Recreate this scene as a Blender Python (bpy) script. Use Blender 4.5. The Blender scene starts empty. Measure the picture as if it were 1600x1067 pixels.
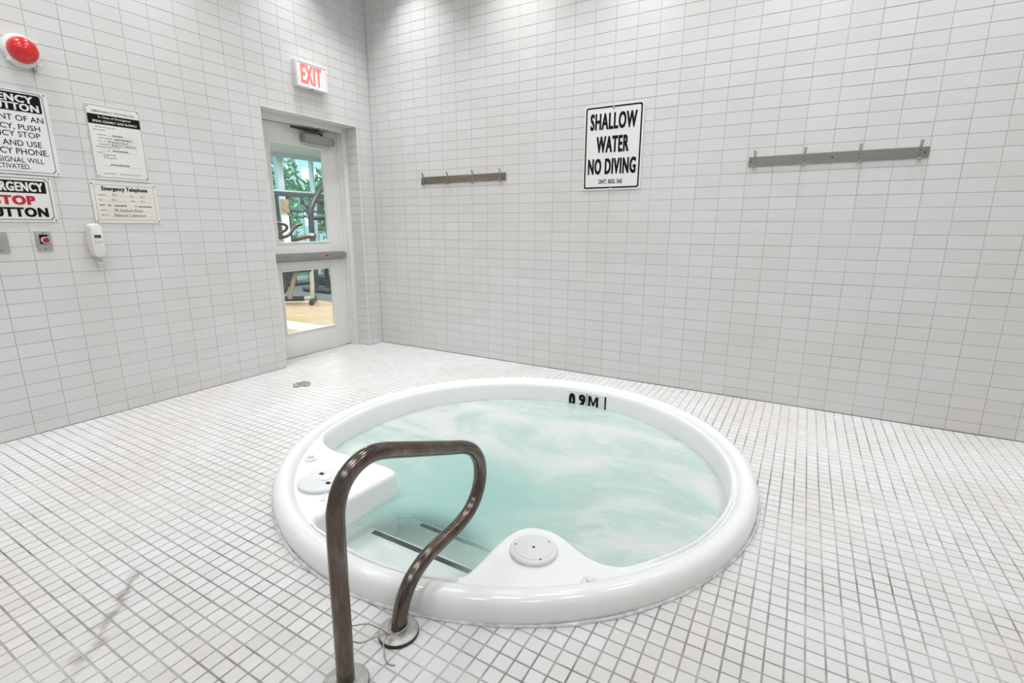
import bpy, bmesh, math, random
import numpy as np
from mathutils import Vector, Matrix

random.seed(7)
rng = np.random.default_rng(7)
SC = bpy.context.scene
COL = SC.collection
PI = math.pi

# ------------------------------------------------------------------ camera
CAM = Vector((3.8287, -3.8211, 1.2112))
YAW, PITCH, ROLL, FPX = -0.52587, 0.22654, 0.003126, 776.46
fw = Vector((math.sin(YAW)*math.cos(PITCH), math.cos(YAW)*math.cos(PITCH), -math.sin(PITCH)))
rt = Vector((math.cos(YAW), -math.sin(YAW), 0.0))
up = rt.cross(fw)
rt2 = rt*math.cos(ROLL) + up*math.sin(ROLL)
up2 = up*math.cos(ROLL) - rt*math.sin(ROLL)
cam_data = bpy.data.cameras.new('camera')
cam_data.sensor_width = 36.0
cam_data.lens = FPX/1600.0*36.0
cam_data.clip_start = 0.02
cam = bpy.data.objects.new('camera', cam_data)
M = Matrix.Identity(4)
for i in range(3):
    M[i][0] = rt2[i]; M[i][1] = up2[i]; M[i][2] = -fw[i]; M[i][3] = CAM[i]
cam.matrix_world = M
COL.objects.link(cam)
SC.camera = cam

# ------------------------------------------------------------------ exposure
vs = SC.view_settings
vs.view_transform = 'Standard'
vs.look = 'None'
vs.gamma = 1.0
vs.exposure = 0.0
vs.use_curve_mapping = False

# ------------------------------------------------------------------ sky
world = bpy.data.worlds.new('sky')
SC.world = world
world.use_nodes = True
bgn = world.node_tree.nodes['Background']
bgn.inputs['Color'].default_value = (0.80, 0.93, 1.0, 1)
bgn.inputs['Strength'].default_value = 2.2

# ------------------------------------------------------------------ lamps in the ceiling
CEIL = 3.60
RX, RY = 6.4, -6.0          # room reaches to x = RX and y = RY


def disc_light(name, loc, power, size, spread=150, color=(0.965, 0.985, 1.0)):
    d = bpy.data.lights.new(name, 'AREA')
    d.shape = 'DISK'
    d.size = size
    d.energy = power
    d.color = color
    d.spread = math.radians(spread)
    o = bpy.data.objects.new(name, d)
    o.location = loc
    COL.objects.link(o)
    return o


WALLP, FILLP = 5.4, 10.4
for lx in (0.63, 1.70, 2.72, 3.76, 4.80, 5.84):
    disc_light('downlight_and_fill', (lx, -0.34, CEIL-0.01), WALLP, 0.12, 85)
for ly in (-0.85, -1.95, -3.05, -4.15, -5.25):
    disc_light('downlight_and_fill', (0.36, ly, CEIL-0.01), WALLP*0.88, 0.12, 85)
for lx in (1.7, 3.3, 4.9):
    for ly in (-1.7, -3.2, -4.7):
        disc_light('downlight_and_fill', (lx, ly, CEIL-0.01), FILLP, 0.5, 170)  # broad discs added as general fill for soft, even light
# unseen lamps added under the gym ceiling to light that room
for lx, ly in ((-1.6, 0.4), (-3.2, 1.8), (-4.8, 3.2), (-2.6, 3.6), (-4.6, 0.6)):
    disc_light('gym_fill_light', (lx, ly, 2.73), 62.0, 0.5, 170, (1, 0.985, 0.96))

# ------------------------------------------------------------------ materials


def hexa(r, g, b):
    f = lambda c: (c/255/12.92) if c/255 <= 0.04045 else ((c/255+0.055)/1.055)**2.4
    return (f(r), f(g), f(b), 1.0)


def new_mat(name):
    m = bpy.data.materials.new(name)
    m.use_nodes = True
    nt = m.node_tree
    return m, nt, nt.nodes['Principled BSDF']


def N(nt, t, **kw):
    n = nt.nodes.new(t)
    for k, v in kw.items():
        setattr(n, k, v)
    return n


def noise(nt, scale, detail=3, rough=0.5, vec=None, dist=0.0):
    n = N(nt, 'ShaderNodeTexNoise')
    n.inputs['Scale'].default_value = scale
    n.inputs['Detail'].default_value = detail
    n.inputs['Roughness'].default_value = rough
    n.inputs['Distortion'].default_value = dist
    if vec is None:
        g = N(nt, 'ShaderNodeNewGeometry')
        vec = g.outputs['Position']
    nt.links.new(vec, n.inputs['Vector'])
    return n


def ramp(nt, fac, stops):
    r = N(nt, 'ShaderNodeValToRGB')
    cr = r.color_ramp
    while len(cr.elements) < len(stops):
        cr.elements.new(0.5)
    for e, (p, c) in zip(cr.elements, stops):
        e.position = p
        e.color = c if len(c) == 4 else (*c, 1)
    nt.links.new(fac, r.inputs['Fac'])
    return r


def mat(name, col, rough=0.5, metal=0.0, var=0.06, vscale=6.0, bump=0.0, bscale=60.0, spec=None, coat=0.0):
    """plain surface with a little procedural unevenness in tone and relief"""
    m, nt, b = new_mat(name)
    n = noise(nt, vscale)
    lo = tuple(max(0, c*(1-var)) for c in col[:3]) + (1,)
    hi = tuple(min(1, c*(1+var)) for c in col[:3]) + (1,)
    r = ramp(nt, n.outputs['Fac'], [(0.3, lo), (0.7, hi)])
    nt.links.new(r.outputs['Color'], b.inputs['Base Color'])
    b.inputs['Roughness'].default_value = rough
    b.inputs['Metallic'].default_value = metal
    if spec is not None:
        b.inputs['Specular IOR Level'].default_value = spec
    if coat:
        b.inputs['Coat Weight'].default_value = coat
        b.inputs['Coat Roughness'].default_value = 0.06
    if bump:
        n2 = noise(nt, bscale, 4)
        bp = N(nt, 'ShaderNodeBump')
        bp.inputs['Strength'].default_value = bump
        bp.inputs['Distance'].default_value = 0.002
        nt.links.new(n2.outputs['Fac'], bp.inputs['Height'])
        nt.links.new(bp.outputs['Normal'], b.inputs['Normal'])
    return m


def emit_mat(name, col, strength):
    m, nt, b = new_mat(name)
    b.inputs['Base Color'].default_value = col
    b.inputs['Emission Color'].default_value = col
    b.inputs['Emission Strength'].default_value = strength
    return m


WT_W, WT_H = 0.15919, 0.0788          # wall tile pitch
WT_X0, WT_Y0, WT_Z0 = 4.06033-25*0.15919, -(2.06108-12*0.15919), 0.06815
FT, FT_X0, FT_Y0 = 0.0515, 4.170, -2.1725


def cell_value(nt, px, py, pz, ox, oy, oz):
    """one random value for each tile, from where it lies"""
    g = N(nt, 'ShaderNodeNewGeometry')
    s = N(nt, 'ShaderNodeVectorMath', operation='SUBTRACT')
    s.inputs[1].default_value = (ox, oy, oz)
    d = N(nt, 'ShaderNodeVectorMath', operation='DIVIDE')
    d.inputs[1].default_value = (px, py, pz)
    f = N(nt, 'ShaderNodeVectorMath', operation='FLOOR')
    w = N(nt, 'ShaderNodeTexWhiteNoise')
    nt.links.new(g.outputs['Position'], s.inputs[0])
    nt.links.new(s.outputs[0], d.inputs[0])
    nt.links.new(d.outputs[0], f.inputs[0])
    nt.links.new(f.outputs[0], w.inputs['Vector'])
    return w


def wall_tile_mat(name, p, o):
    m, nt, b = new_mat(name)
    w = cell_value(nt, *p, *o)
    r = ramp(nt, w.outputs['Value'], [(0.0, (0.695, 0.690, 0.682)), (1.0, (0.725, 0.722, 0.716))])
    n = noise(nt, 1.1, 2)
    r2 = ramp(nt, n.outputs['Fac'], [(0.35, (0.97, 0.945, 0.935)), (0.62, (1, 1, 1))])
    mx = N(nt, 'ShaderNodeMix', data_type='RGBA', blend_type='MULTIPLY')
    mx.inputs['Factor'].default_value = 1.0
    nt.links.new(r.outputs['Color'], mx.inputs['A'])
    nt.links.new(r2.outputs['Color'], mx.inputs['B'])
    nt.links.new(mx.outputs['Result'], b.inputs['Base Color'])
    b.inputs['Roughness'].default_value = 0.42
    b.inputs['Specular IOR Level'].default_value = 0.42
    n2 = noise(nt, 45, 3)
    bp = N(nt, 'ShaderNodeBump')
    bp.inputs['Strength'].default_value = 0.12
    bp.inputs['Distance'].default_value = 0.0015
    nt.links.new(n2.outputs['Fac'], bp.inputs['Height'])
    nt.links.new(bp.outputs['Normal'], b.inputs['Normal'])
    return m


def floor_tile_mat():
    m, nt, b = new_mat('floor tile')
    w = cell_value(nt, FT, FT, 1, FT_X0, FT_Y0, 0.5)
    r = ramp(nt, w.outputs['Value'], [(0.0, (0.68, 0.675, 0.665)), (1.0, (0.735, 0.732, 0.725))])
    # faint rusty bloom in the tiles
    n = noise(nt, 1.3, 4, 0.6)
    r2 = ramp(nt, n.outputs['Fac'], [(0.38, (0.955, 0.915, 0.895)), (0.58, (1, 1, 1))])
    mx = N(nt, 'ShaderNodeMix', data_type='RGBA', blend_type='MULTIPLY')
    mx.inputs['Factor'].default_value = 1.0
    nt.links.new(r.outputs['Color'], mx.inputs['A'])
    nt.links.new(r2.outputs['Color'], mx.inputs['B'])
    # brown water stain running across the tiles left of the tub
    st = stain_mask(nt)
    mx2 = N(nt, 'ShaderNodeMix', data_type='RGBA', blend_type='MULTIPLY')
    nt.links.new(st, mx2.inputs['Factor'])
    nt.links.new(mx.outputs['Result'], mx2.inputs['A'])
    mx2.inputs['B'].default_value = (0.50, 0.42, 0.39, 1)
    nt.links.new(mx2.outputs['Result'], b.inputs['Base Color'])
    b.inputs['Roughness'].default_value = 0.5
    b.inputs['Specular IOR Level'].default_value = 0.35
    return m


def stain_mask(nt):
    """a wavering line of stain between two points on the floor"""
    g = N(nt, 'ShaderNodeNewGeometry')
    nz = noise(nt, 9.0, 3, 0.6, g.outputs['Position'])
    sub = N(nt, 'ShaderNodeVectorMath', operation='SUBTRACT')
    sub.inputs[1].default_value = (0.5, 0.5, 0.5)
    nt.links.new(nz.outputs['Color'], sub.inputs[0])
    sc = N(nt, 'ShaderNodeVectorMath', operation='SCALE')
    sc.inputs['Scale'].default_value = 0.16
    nt.links.new(sub.outputs[0], sc.inputs[0])
    ad = N(nt, 'ShaderNodeVectorMath', operation='ADD')
    nt.links.new(g.outputs['Position'], ad.inputs[0])
    nt.links.new(sc.outputs[0], ad.inputs[1])
    a = Vector(STAIN[0]); bb = Vector(STAIN[1])
    d = (bb-a); L = d.length; d.normalize()
    s2 = N(nt, 'ShaderNodeVectorMath', operation='SUBTRACT')
    s2.inputs[1].default_value = (a.x, a.y, 0)
    nt.links.new(ad.outputs[0], s2.inputs[0])
    across = N(nt, 'ShaderNodeVectorMath', operation='DOT_PRODUCT')
    across.inputs[1].default_value = (-d.y, d.x, 0)
    along = N(nt, 'ShaderNodeVectorMath', operation='DOT_PRODUCT')
    along.inputs[1].default_value = (d.x, d.y, 0)
    nt.links.new(s2.outputs[0], across.inputs[0])
    nt.links.new(s2.outputs[0], along.inputs[0])
    ab = N(nt, 'ShaderNodeMath', operation='ABSOLUTE')
    nt.links.new(across.outputs['Value'], ab.inputs[0])
    m1 = N(nt, 'ShaderNodeMapRange', clamp=True)
    m1.inputs['From Min'].default_value = 0.002
    m1.inputs['From Max'].default_value = 0.034
    m1.inputs['To Min'].default_value = 1.0
    m1.inputs['To Max'].default_value = 0.0
    nt.links.new(ab.outputs[0], m1.inputs['Value'])
    m2 = N(nt, 'ShaderNodeMapRange', clamp=True)
    m2.inputs['From Min'].default_value = -0.02
    m2.inputs['From Max'].default_value = 0.05
    nt.links.new(along.outputs['Value'], m2.inputs['Value'])
    m3 = N(nt, 'ShaderNodeMapRange', clamp=True)
    m3.inputs['From Min'].default_value = L+0.02
    m3.inputs['From Max'].default_value = L-0.05
    nt.links.new(along.outputs['Value'], m3.inputs['Value'])
    x1 = N(nt, 'ShaderNodeMath', operation='MULTIPLY')
    x2 = N(nt, 'ShaderNodeMath', operation='MULTIPLY')
    x3 = N(nt, 'ShaderNodeMath', operation='MULTIPLY')
    nt.links.new(m1.outputs[0], x1.inputs[0]); nt.links.new(m2.outputs[0], x1.inputs[1])
    nt.links.new(x1.outputs[0], x2.inputs[0]); nt.links.new(m3.outputs[0], x2.inputs[1])
    n4 = noise(nt, 22, 2)
    m4 = N(nt, 'ShaderNodeMapRange', clamp=True)
    m4.inputs['From Min'].default_value = 0.33
    m4.inputs['From Max'].default_value = 0.65
    nt.links.new(n4.outputs['Fac'], m4.inputs['Value'])
    nt.links.new(x2.outputs[0], x3.inputs[0]); nt.links.new(m4.outputs[0], x3.inputs[1])
    return x3.outputs[0]


def px_floor(px, py, z=0.0):
    d = rt2*((px-800)/FPX) - up2*((py-533.5)/FPX) + fw
    return CAM + d*((z-CAM.z)/d.z)


STAIN = (px_floor(222, 890), px_floor(108, 1064))
M_WALL_R = wall_tile_mat('wall tile long wall', (WT_W, 1, WT_H), (WT_X0, 0.5, WT_Z0))
M_WALL_L = wall_tile_mat('wall tile door wall', (1, WT_W, WT_H), (0.5, WT_Y0, WT_Z0))
M_GROUT_W = mat('wall grout', (0.40, 0.395, 0.385), 0.9, var=0.2, vscale=3)
M_FTILE = floor_tile_mat()


def grout_floor_mat():
    m, nt, b = new_mat('floor grout')
    n = noise(nt, 2.2, 4, 0.65)
    n2 = noise(nt, 16, 2)
    ad = N(nt, 'ShaderNodeMath', operation='MULTIPLY_ADD')
    ad.inputs[1].default_value = 0.35
    nt.links.new(n2.outputs['Fac'], ad.inputs[0])
    nt.links.new(n.outputs['Fac'], ad.inputs[2])
    r = ramp(nt, ad.outputs[0], [(0.46, (0.16, 0.15, 0.14)), (0.62, (0.33, 0.32, 0.305)), (0.80, (0.55, 0.54, 0.52))])
    nt.links.new(r.outputs['Color'], b.inputs['Base Color'])
    b.inputs['Roughness'].default_value = 0.95
    return m


M_GROUT_F = grout_floor_mat()
M_PAINT = mat('white gloss paint', (0.80, 0.79, 0.765), 0.38, var=0.03)
M_CEIL = mat('ceiling paint', (0.82, 0.82, 0.81), 0.9, var=0.02)
M_PLAINWALL = mat('plain wall tile', (0.62, 0.61, 0.60), 0.5, var=0.04)
M_TUB = mat('white acrylic', (0.88, 0.883, 0.868), 0.16, var=0.015, vscale=2, coat=0.3)
M_TUB2 = mat('white plastic', (0.80, 0.80, 0.795), 0.35, var=0.02)
M_LID = mat('pale grey plastic', (0.74, 0.745, 0.76), 0.4, var=0.02)
M_LID2 = mat('ribbed grey plastic', (0.71, 0.715, 0.72), 0.5, var=0.04, bump=0.3, bscale=150)
M_BLACK = mat('black print', (0.008, 0.008, 0.008), 0.6, var=0.2, spec=0.15)
M_RUBBER = mat('black rubber', (0.03, 0.035, 0.035), 0.7, var=0.2)
M_RED = mat('red print', (0.52, 0.012, 0.016), 0.45, var=0.05)
M_SIGN = mat('white sign enamel', (0.82, 0.82, 0.80), 0.35, var=0.02)
M_SIGN2 = mat('ivory sign plastic', (0.80, 0.765, 0.70), 0.45, var=0.03)
M_SIGN3 = mat('off-white sign plastic', (0.80, 0.79, 0.755), 0.45, var=0.03)
M_STEELB = None


def brushed(name, col, rough, sx, sy, sz, var=0.12, metal=1.0):
    m, nt, b = new_mat(name)
    g = N(nt, 'ShaderNodeNewGeometry')
    mp = N(nt, 'ShaderNodeMapping')
    mp.inputs['Scale'].default_value = (sx, sy, sz)
    nt.links.new(g.outputs['Position'], mp.inputs['Vector'])
    n = noise(nt, 1.0, 3, 0.6, mp.outputs['Vector'])
    lo = tuple(c*(1-var) for c in col); hi = tuple(min(1, c*(1+var)) for c in col)
    r = ramp(nt, n.outputs['Fac'], [(0.3, lo), (0.7, hi)])
    nt.links.new(r.outputs['Color'], b.inputs['Base Color'])
    mr = N(nt, 'ShaderNodeMapRange')
    mr.inputs['To Min'].default_value = rough*0.75
    mr.inputs['To Max'].default_value = rough*1.25
    nt.links.new(n.outputs['Fac'], mr.inputs['Value'])
    nt.links.new(mr.outputs[0], b.inputs['Roughness'])
    b.inputs['Metallic'].default_value = metal
    return m


M_STEEL = brushed('brushed steel', (0.42, 0.405, 0.38), 0.24, 3, 3, 220)
M_STEEL_W = brushed('warm brushed steel', (0.30, 0.26, 0.215), 0.28, 3, 3, 220)
M_HOOK = mat('hook steel', (0.40, 0.39, 0.36), 0.25, 1.0, var=0.05)
M_ALU = mat('grey painted aluminium', (0.33, 0.325, 0.32), 0.4, 0.55, var=0.04)
M_BAR = mat('grey push bar', (0.30, 0.295, 0.29), 0.42, 0.4, var=0.05)
M_PLATE = brushed('stainless wall plate', (0.50, 0.49, 0.47), 0.4, 40, 40, 400)
M_DARK = mat('dark metal', (0.06, 0.055, 0.05), 0.45, 0.6, var=0.2)
M_DRAIN = mat('drain metal', (0.20, 0.185, 0.17), 0.4, 0.7, var=0.4, vscale=40)


def rail_mat():
    m, nt, b = new_mat('tarnished stainless tube')
    g = N(nt, 'ShaderNodeNewGeometry')
    mp = N(nt, 'ShaderNodeMapping')
    mp.inputs['Scale'].default_value = (60, 20, 8)
    nt.links.new(g.outputs['Position'], mp.inputs['Vector'])
    n = noise(nt, 1.0, 5, 0.65, mp.outputs['Vector'])
    r = ramp(nt, n.outputs['Fac'], [(0.28, (0.095, 0.072, 0.060)), (0.52, (0.150, 0.120, 0.104)), (0.75, (0.235, 0.205, 0.188))])
    nt.links.new(r.outputs['Color'], b.inputs['Base Color'])
    mr = N(nt, 'ShaderNodeMapRange')
    mr.inputs['To Min'].default_value = 0.10
    mr.inputs['To Max'].default_value = 0.30
    nt.links.new(n.outputs['Fac'], mr.inputs['Value'])
    nt.links.new(mr.outputs[0], b.inputs['Roughness'])
    b.inputs['Metallic'].default_value = 0.95
    return m


M_RAIL = rail_mat()


def glass_mat(name, tint, refl=0.08):
    m, nt, b = new_mat(name)
    nt.nodes.remove(b)
    out = nt.nodes['Material Output']
    tr = N(nt, 'ShaderNodeBsdfTransparent'); tr.inputs['Color'].default_value = tint
    gl = N(nt, 'ShaderNodeBsdfGlossy'); gl.inputs['Roughness'].default_value = 0.02
    lw = N(nt, 'ShaderNodeLayerWeight'); lw.inputs['Blend'].default_value = 0.25
    ad = N(nt, 'ShaderNodeMath', operation='MULTIPLY_ADD')
    ad.inputs[1].default_value = 0.5; ad.inputs[2].default_value = refl*0.5
    nt.links.new(lw.outputs['Fresnel'], ad.inputs[0])
    mx = N(nt, 'ShaderNodeMixShader')
    nt.links.new(ad.outputs[0], mx.inputs['Fac'])
    nt.links.new(tr.outputs[0], mx.inputs[1])
    nt.links.new(gl.outputs[0], mx.inputs[2])
    nt.links.new(mx.outputs[0], out.inputs['Surface'])
    return m


M_GLASS = glass_mat('door glass', (0.90, 0.95, 0.95, 1))
M_WGLASS = glass_mat('teal window glass', (0.84, 0.95, 0.96, 1))

# ------------------------------------------------------------------ mesh helpers


class MB:
    def __init__(self):
        self.v = []; self.f = []

    def add(self, vs, fs):
        o = len(self.v)
        self.v += [tuple(p) for p in vs]
        self.f += [tuple(i+o for i in f) for f in fs]
        return self

    def box(self, x0, x1, y0, y1, z0, z1):
        v = [(x, y, z) for z in (z0, z1) for y in (y0, y1) for x in (x0, x1)]
        return self.add(v, [(0, 2, 3, 1), (4, 5, 7, 6), (0, 1, 5, 4), (2, 6, 7, 3), (0, 4, 6, 2), (1, 3, 7, 5)])

    def cbox(self, x0, x1, y0, y1, z0, z1, c=0.003):
        """box with all edges chamfered"""
        bm = bmesh.new()
        bmesh.ops.create_cube(bm, size=1)
        for w in bm.verts:
            w.co = Vector((x0+(w.co.x+.5)*(x1-x0), y0+(w.co.y+.5)*(y1-y0), z0+(w.co.z+.5)*(z1-z0)))
        bmesh.ops.bevel(bm, geom=bm.edges[:], offset=c, segments=2, affect='EDGES', profile=0.6)
        bm.verts.index_update()
        self.add([w.co[:] for w in bm.verts], [[w.index for w in f.verts] for f in bm.faces])
        bm.free()
        return self

    def tube(self, pts, r, n=16, cap=True):
        pts = [Vector(p) for p in pts]
        rs = r if isinstance(r, (list, tuple)) else [r]*len(pts)
        t = [(pts[min(i+1, len(pts)-1)]-pts[max(i-1, 0)]).normalized() for i in range(len(pts))]
        ref = Vector((0, 0, 1)) if abs(t[0].z) < 0.9 else Vector((1, 0, 0))
        u = t[0].cross(ref).normalized()
        vs, fs = [], []
        for i, p in enumerate(pts):
            u = (u - t[i]*u.dot(t[i])).normalized()
            w = t[i].cross(u)
            for k in range(n):
                a = 2*PI*k/n
                vs.append(p + (u*math.cos(a)+w*math.sin(a))*rs[i])
        for i in range(len(pts)-1):
            for k in range(n):
                a, b = i*n+k, i*n+(k+1) % n
                fs.append((a, b, b+n, a+n))
        if cap:
            fs.append(tuple(range(n-1, -1, -1)))
            fs.append(tuple(range((len(pts)-1)*n, len(pts)*n)))
        return self.add(vs, fs)

    def lathe(self, prof, n=48, axis='z', c=(0, 0, 0)):
        """prof: (radius, height) pairs; first/last radius 0 closes"""
        vs, fs = [], []
        for r, h in prof:
            for k in range(n):
                a = 2*PI*k/n
                x, y = r*math.cos(a), r*math.sin(a)
                if axis == 'z':
                    p = (c[0]+x, c[1]+y, c[2]+h)
                elif axis == 'y':           # height goes towards -y (out of a wall)
                    p = (c[0]+x, c[1]-h, c[2]+y)
                else:
                    p = (c[0]+h, c[1]+x, c[2]+y)
                vs.append(p)
        for i in range(len(prof)-1):
            for k in range(n):
                a, b = i*n+k, i*n+(k+1) % n
                fs.append((a, b, b+n, a+n))
        fs.append(tuple(range(n-1, -1, -1)))
        fs.append(tuple(range((len(prof)-1)*n, len(prof)*n)))
        return self.add(vs, fs)

    def prism(self, poly, y0, y1):
        """poly in (x, z), extruded between y0 and y1"""
        n = len(poly)
        vs = [(x, y0, z) for x, z in poly] + [(x, y1, z) for x, z in poly]
        fs = [tuple(range(n)), tuple(range(2*n-1, n-1, -1))]
        fs += [(k, k+n, (k+1) % n+n, (k+1) % n) for k in range(n)]
        return self.add(vs, fs)

    def ring(self, pa, pb, y0, y1):
        """flat frame between outline pa and outline pb (x, z), thickness y0..y1"""
        n = len(pa)
        vs = [(x, y0, z) for x, z in pa]+[(x, y0, z) for x, z in pb]+[(x, y1, z) for x, z in pa]+[(x, y1, z) for x, z in pb]
        fs = []
        for k in range(n):
            j = (k+1) % n
            fs += [(k, j, j+n, k+n), (k+2*n, k+3*n, j+3*n, j+2*n), (k, k+2*n, j+2*n, j), (k+n, j+n, j+3*n, k+3*n)]
        return self.add(vs, fs)

    def build(self, name, m, parent=None, smooth=None):
        me = bpy.data.meshes.new(name)
        me.from_pydata(self.v, [], self.f)
        bm = bmesh.new(); bm.from_mesh(me)
        bmesh.ops.recalc_face_normals(bm, faces=bm.faces[:])
        bm.to_mesh(me); bm.free()
        me.materials.append(m)
        if smooth:
            me.polygons.foreach_set('use_smooth', [True]*len(me.polygons))
            me.set_sharp_from_angle(angle=math.radians(smooth))
        me.update()
        o = bpy.data.objects.new(name, me)
        COL.objects.link(o)
        if parent is not None:
            o.parent = parent
        return o


def tag(o, label=None, cat=None, group=None, kind=None):
    if label: o['label'] = label
    if cat: o['category'] = cat
    if group: o['group'] = group
    if kind: o['kind'] = kind
    return o


def thing(name, label, cat, loc=(0, 0, 0), rz=0.0, group=None, kind=None):
    o = bpy.data.objects.new(name, None)
    o.location = loc
    o.rotation_euler = (0, 0, rz)
    o.empty_display_size = 0.05
    COL.objects.link(o)
    return tag(o, label, cat, group, kind)


def rrect(w, h, r, n=6, cx=0.0, cz=0.0):
    out = []
    for sx, sz, a0 in ((1, 1, 0), (-1, 1, 90), (-1, -1, 180), (1, -1, 270)):
        for k in range(n+1):
            a = math.radians(a0+90*k/n)
            out.append((cx+sx*(w/2-r)+r*math.cos(a), cz+sz*(h/2-r)+r*math.sin(a)))
    return out


def nrect(w, h, r, cx=0.0, cz=0.0):
    """rectangle with the corners notched inwards (concave), as sign borders have"""
    out = []
    n = 5
    for sx, sz, a0 in ((1, 1, 270), (-1, 1, 0), (-1, -1, 90), (1, -1, 180)):
        pts = []
        for k in range(n+1):
            a = math.radians(a0-90*k/n)
            pts.append((cx+sx*w/2+r*math.cos(a), cz+sz*h/2+r*math.sin(a)))
        out += pts
    return out


def text_mesh(body, bold=0.0):
    cu = bpy.data.curves.new('lettering', 'FONT')
    cu.body = body
    cu.size = 1.0
    cu.offset = min(bold, 0.010)
    cu.resolution_u = 3
    cu.space_character = 1.0+max(0.0, bold-0.010)*2.6
    o = bpy.data.objects.new('lettering', cu)
    COL.objects.link(o)
    bpy.context.view_layer.update()
    dg = bpy.context.evaluated_depsgraph_get()
    me = bpy.data.meshes.new_from_object(o.evaluated_get(dg))
    bpy.data.objects.remove(o)
    bpy.data.curves.remove(cu)
    extra = bold-0.010
    if extra > 0.002:                       # heavier strokes: the same outline laid side by side
        n = len(me.vertices)
        co = np.zeros(n*3); me.vertices.foreach_get('co', co); co = co.reshape(-1, 3)
        polys = [tuple(q.vertices) for q in me.polygons]
        vs, fs = [], []
        for k in (-1, -0.5, 0, 0.5, 1):
            for kz in (-0.35, 0.35):
                o0 = len(vs)
                vs += [(x+k*extra, y+kz*extra, len(fs)/len(polys)*0.00008) for x, y, z in co]
                fs += [tuple(i+o0 for i in f) for f in polys]
        bpy.data.meshes.remove(me)
        me = bpy.data.meshes.new('lettering')
        me.from_pydata(vs, [], fs)
    return me


def lettering(parent, body, x0, x1, z0, z1, y, m, bold=0.0, thick=0.0006, name='lettering'):
    """a line of print fitted to the box x0..x1, z0..z1 on the face y (front is -y)"""
    me = text_mesh(body, bold)
    n = len(me.vertices)
    a = np.zeros(n*3); me.vertices.foreach_get('co', a); a = a.reshape(-1, 3)
    lo, hi = a.min(0), a.max(0)
    b = np.zeros_like(a)
    b[:, 0] = x0+(a[:, 0]-lo[0])/(hi[0]-lo[0])*(x1-x0)
    b[:, 2] = z0+(a[:, 1]-lo[1])/(hi[1]-lo[1])*(z1-z0)
    b[:, 1] = y-a[:, 2]
    me.vertices.foreach_set('co', b.ravel())
    bm = bmesh.new(); bm.from_mesh(me)
    r = bmesh.ops.extrude_face_region(bm, geom=bm.faces[:])
    for w in r['geom']:
        if isinstance(w, bmesh.types.BMVert):
            w.co.y -= thick
    bmesh.ops.recalc_face_normals(bm, faces=bm.faces[:])
    bm.to_mesh(me); bm.free()
    me.materials.clear(); me.materials.append(m)
    me.name = name
    o = bpy.data.objects.new(name, me)
    COL.objects.link(o); o.parent = parent
    return o


def catmull(pts, per=8, closed=False):
    P = [Vector(p) for p in pts]
    n = len(P)
    out = []
    rngs = range(n) if closed else range(n-1)
    for i in rngs:
        p0 = P[(i-1) % n] if closed or i > 0 else P[i]
        p1 = P[i]; p2 = P[(i+1) % n]
        p3 = P[(i+2) % n] if closed or i+2 < n else P[(i+1) % n]
        for k in range(per):
            t = k/per
            out.append(0.5*((2*p1)+(-p0+p2)*t+(2*p0-5*p1+4*p2-p3)*t*t+(-p0+3*p1-3*p2+p3)*t**3))
    if not closed:
        out.append(P[-1])
    return out


def proj(p):
    d = Vector(p)-CAM
    zc = d.dot(fw)
    return (800+FPX*d.dot(rt2)/zc, 533.5-FPX*d.dot(up2)/zc, zc)


def shown_area(corners):
    """size in the photograph; 0 when not wholly in the frame"""
    q = []
    for c in corners:
        x, y, z = proj(c)
        if z < 0.1 or x < 0 or x > 1600 or y < 0 or y > 1067:
            return 0.0
        q.append((x, y))
    return abs(sum(q[i][0]*q[(i+1) % 4][1]-q[(i+1) % 4][0]*q[i][1] for i in range(4)))/2


TUBC = Vector((2.59, -1.65, 0)); TUBR = 1.19
DY0, DY1, DZ = -1.182, -0.186, 2.137      # door opening in the left wall

# ================================================================== SETTING
# ---- floor: grout bed with a round hole for the tub, tiles on it
NF = 96
loops = [[], [], [], []]
for k in range(NF):
    a = 2*PI*k/NF
    c, s = math.cos(a), math.sin(a)
    rin = TUBR-0.045
    tx = ((RX if c > 0 else 0)-TUBC.x)/c if abs(c) > 1e-6 else 1e9
    ty = ((0 if s > 0 else RY)-TUBC.y)/s if abs(s) > 1e-6 else 1e9
    ro = min(tx, ty)
    pi = (TUBC.x+rin*c, TUBC.y+rin*s); po = (TUBC.x+ro*c, TUBC.y+ro*s)
    loops[0].append((*pi, -0.0022)); loops[1].append((*po, -0.0022))
    loops[2].append((*po, -0.15)); loops[3].append((*pi, -0.15))
# square off the four corners
for cx_, cy_ in ((0, 0), (RX, 0), (0, RY), (RX, RY)):
    k = min(range(NF), key=lambda k: (loops[1][k][0]-cx_)**2+(loops[1][k][1]-cy_)**2)
    loops[1][k] = (cx_, cy_, -0.0022); loops[2][k] = (cx_, cy_, -0.15)
mb = MB()
fs = []
for L in range(4):
    for k in range(NF):
        j = (k+1) % NF; L2 = (L+1) % 4
        fs.append((L*NF+k, L*NF+j, L2*NF+j, L2*NF+k))
mb.add([p for l in loops for p in l], fs)
floor = tag(mb.build('floor', M_GROUT_F), 'white square mosaic tile floor with grey grout around the sunken tub', None, None, 'structure')

G = 0.0042
hw = (FT-G)/2


def floor_tile_vf(cx, cy, x0, x1, y0, y1):
    e = 0.0011
    zt, zb = 0.0, -0.0026
    return ([(x0-cx, y0-cy, zb), (x1-cx, y0-cy, zb), (x1-cx, y1-cy, zb), (x0-cx, y1-cy, zb),
             (x0+e-cx, y0+e-cy, zt), (x1-e-cx, y0+e-cy, zt), (x1-e-cx, y1-e-cy, zt), (x0+e-cx, y1-e-cy, zt)],
            [(4, 5, 6, 7), (0, 1, 5, 4), (1, 2, 6, 5), (2, 3, 7, 6), (3, 0, 4, 7)])


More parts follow.
